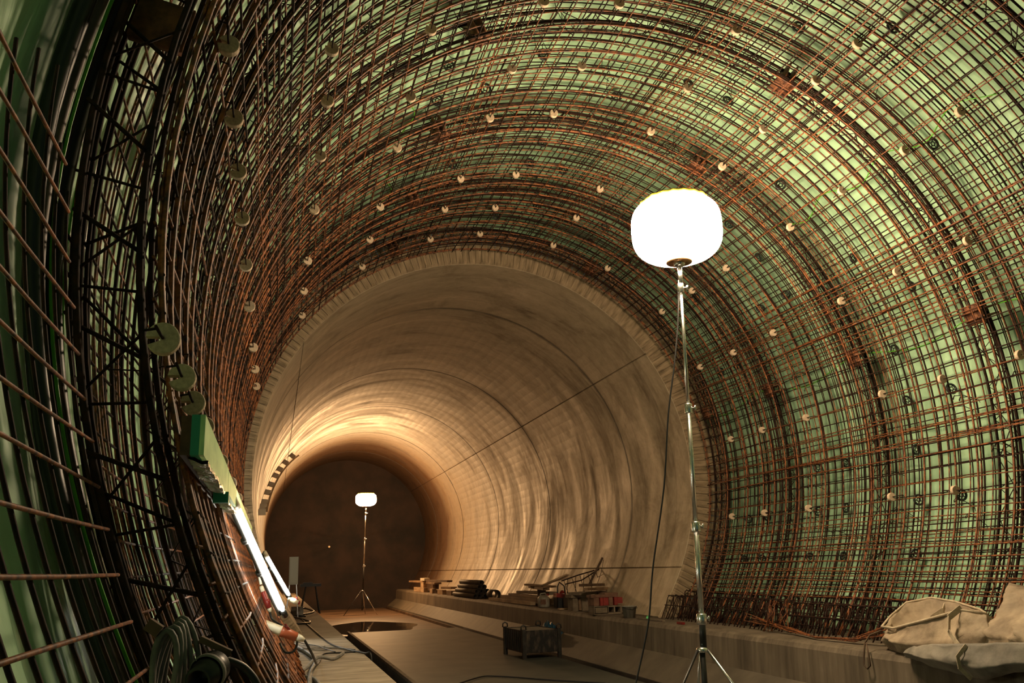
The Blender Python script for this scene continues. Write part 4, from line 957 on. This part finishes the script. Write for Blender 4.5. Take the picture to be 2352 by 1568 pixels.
bel = [(2.25, 7.33, 1.02), (2.20, 7.05, .98), (2.16, 6.62, 1.0), (2.14, 6.2, 1.05), (2.25, 5.95, 1.10), (3.0, 6.6, 1.12), (3.12, 7.1, 1.12), (3.08, 7.5, 1.12), (2.78, 7.62, 1.08), (2.45, 7.52, 1.04)]
bas = [(2.33, 7.30, .888), (2.26, 7.0, .888), (2.24, 6.6, .888), (2.24, 6.2, .888), (2.3, 6.0, .888), (3.0, 6.6, .888), (3.1, 7.1, .888), (3.05, 7.45, .888), (2.78, 7.55, .888), (2.45, 7.45, .888)]
loft([bas, bel, rim], amp=.065, mouth=True).build('bag_body', M['bag'], t, True)
mb = MB(); mb.tube([Vector(p) + Vector((0, 0, .004)) for p in rim], .011, 6, True); mb.build('stitched_hem', M['strap'], t, True)
strap([(2.27, 6.25, 1.30), (2.17, 6.28, 1.23), (2.12, 6.25, 1.12), (2.09, 6.12, 1.02), (2.08, 6.05, .97)], t, .045)
strap([(2.55, 7.0, 1.08), (2.52, 6.9, 1.18), (2.6, 6.85, 1.24), (2.75, 7.0, 1.27)], t, .05)
mb = MB(); mb.tube([(2.30, 7.33, 1.06), (2.22, 7.4, 1.02), (2.17, 7.42, .95), (2.15, 7.43, .84), (2.13, 7.42, .76), (2.135, 7.38, .73), (2.14, 7.34, .76), (2.15, 7.36, .86), (2.17, 7.40, .95)], .008, 6); mb.build('hanging_loop', M['wooddark'], t, True)
t = thing('woven_bulk_bag', (2.9, 5.5, .885), 'second cream bulk bag standing up to a peak at the picture edge', 'bulk bag')
bas = [(2.22, 6.0, .888), (2.2, 5.5, .888), (2.2, 5.0, .888), (2.4, 4.4, .888), (3.1, 4.4, .888), (3.4, 5.2, .888), (3.3, 6.1, .888), (2.7, 6.3, .888)]
mid = [(2.25, 6.02, 1.12), (2.14, 5.6, 1.10), (2.16, 5.1, 1.08), (2.36, 4.3, 1.1), (3.2, 4.3, 1.15), (3.5, 5.2, 1.15), (3.3, 6.2, 1.12), (2.6, 6.3, 1.12)]
top = [(2.42, 6.09, 1.26), (2.42, 5.75, 1.27), (2.45, 5.2, 1.30), (2.6, 4.7, 1.25), (2.95, 4.7, 1.25), (3.15, 5.2, 1.25), (3.05, 5.9, 1.28), (2.62, 6.12, 1.38)]
pk = [(2.55, 6.08, 1.40), (2.60, 5.95, 1.44), (2.66, 5.7, 1.42), (2.72, 5.4, 1.37), (2.82, 5.3, 1.35), (2.88, 5.6, 1.37), (2.82, 5.9, 1.42), (2.62, 6.07, 1.49)]
loft([bas, mid, top, pk], amp=.075, sub=8).build('bag_body', M['bag'], t, True)
t = thing('woven_bulk_bag', (2.1, 6.1, .8), 'greyish bulk bag sagging over the ledge face below the others', 'bulk bag')
c0 = [(2.20, 6.88, .90), (2.13, 6.85, .885), (2.10, 6.62, .86), (2.09, 6.38, .825), (2.07, 6.12, .80), (2.07, 5.87, .80), (2.08, 5.6, .88), (2.10, 5.2, .93), (2.20, 5.2, .93), (2.20, 6.0, .90)]
c1 = [(2.24, 6.86, .93), (2.10, 6.82, .92), (2.04, 6.6, .91), (2.01, 6.35, .90), (1.98, 6.1, .89), (1.98, 5.85, .89), (2.0, 5.55, .95), (2.05, 5.2, .98), (2.28, 5.2, .97), (2.28, 6.0, .95)]
c2 = [(2.28, 6.80, .975), (2.15, 6.78, .965), (2.09, 6.6, .99), (2.06, 6.35, 1.02), (2.05, 6.1, 1.04), (2.05, 5.85, 1.06), (2.06, 5.5, 1.10), (2.12, 5.2, 1.10), (2.32, 5.2, 1.06), (2.32, 6.0, 1.02)]
loft([c0, c1, c2], amp=.042, sub=11).build('bag_body', M['greybag'], t, True)
strap([(2.03, 5.98, 1.04), (1.955, 6.0, .96), (1.96, 6.0, .88), (2.03, 5.98, .80)], t, .03, 'seam_strap')
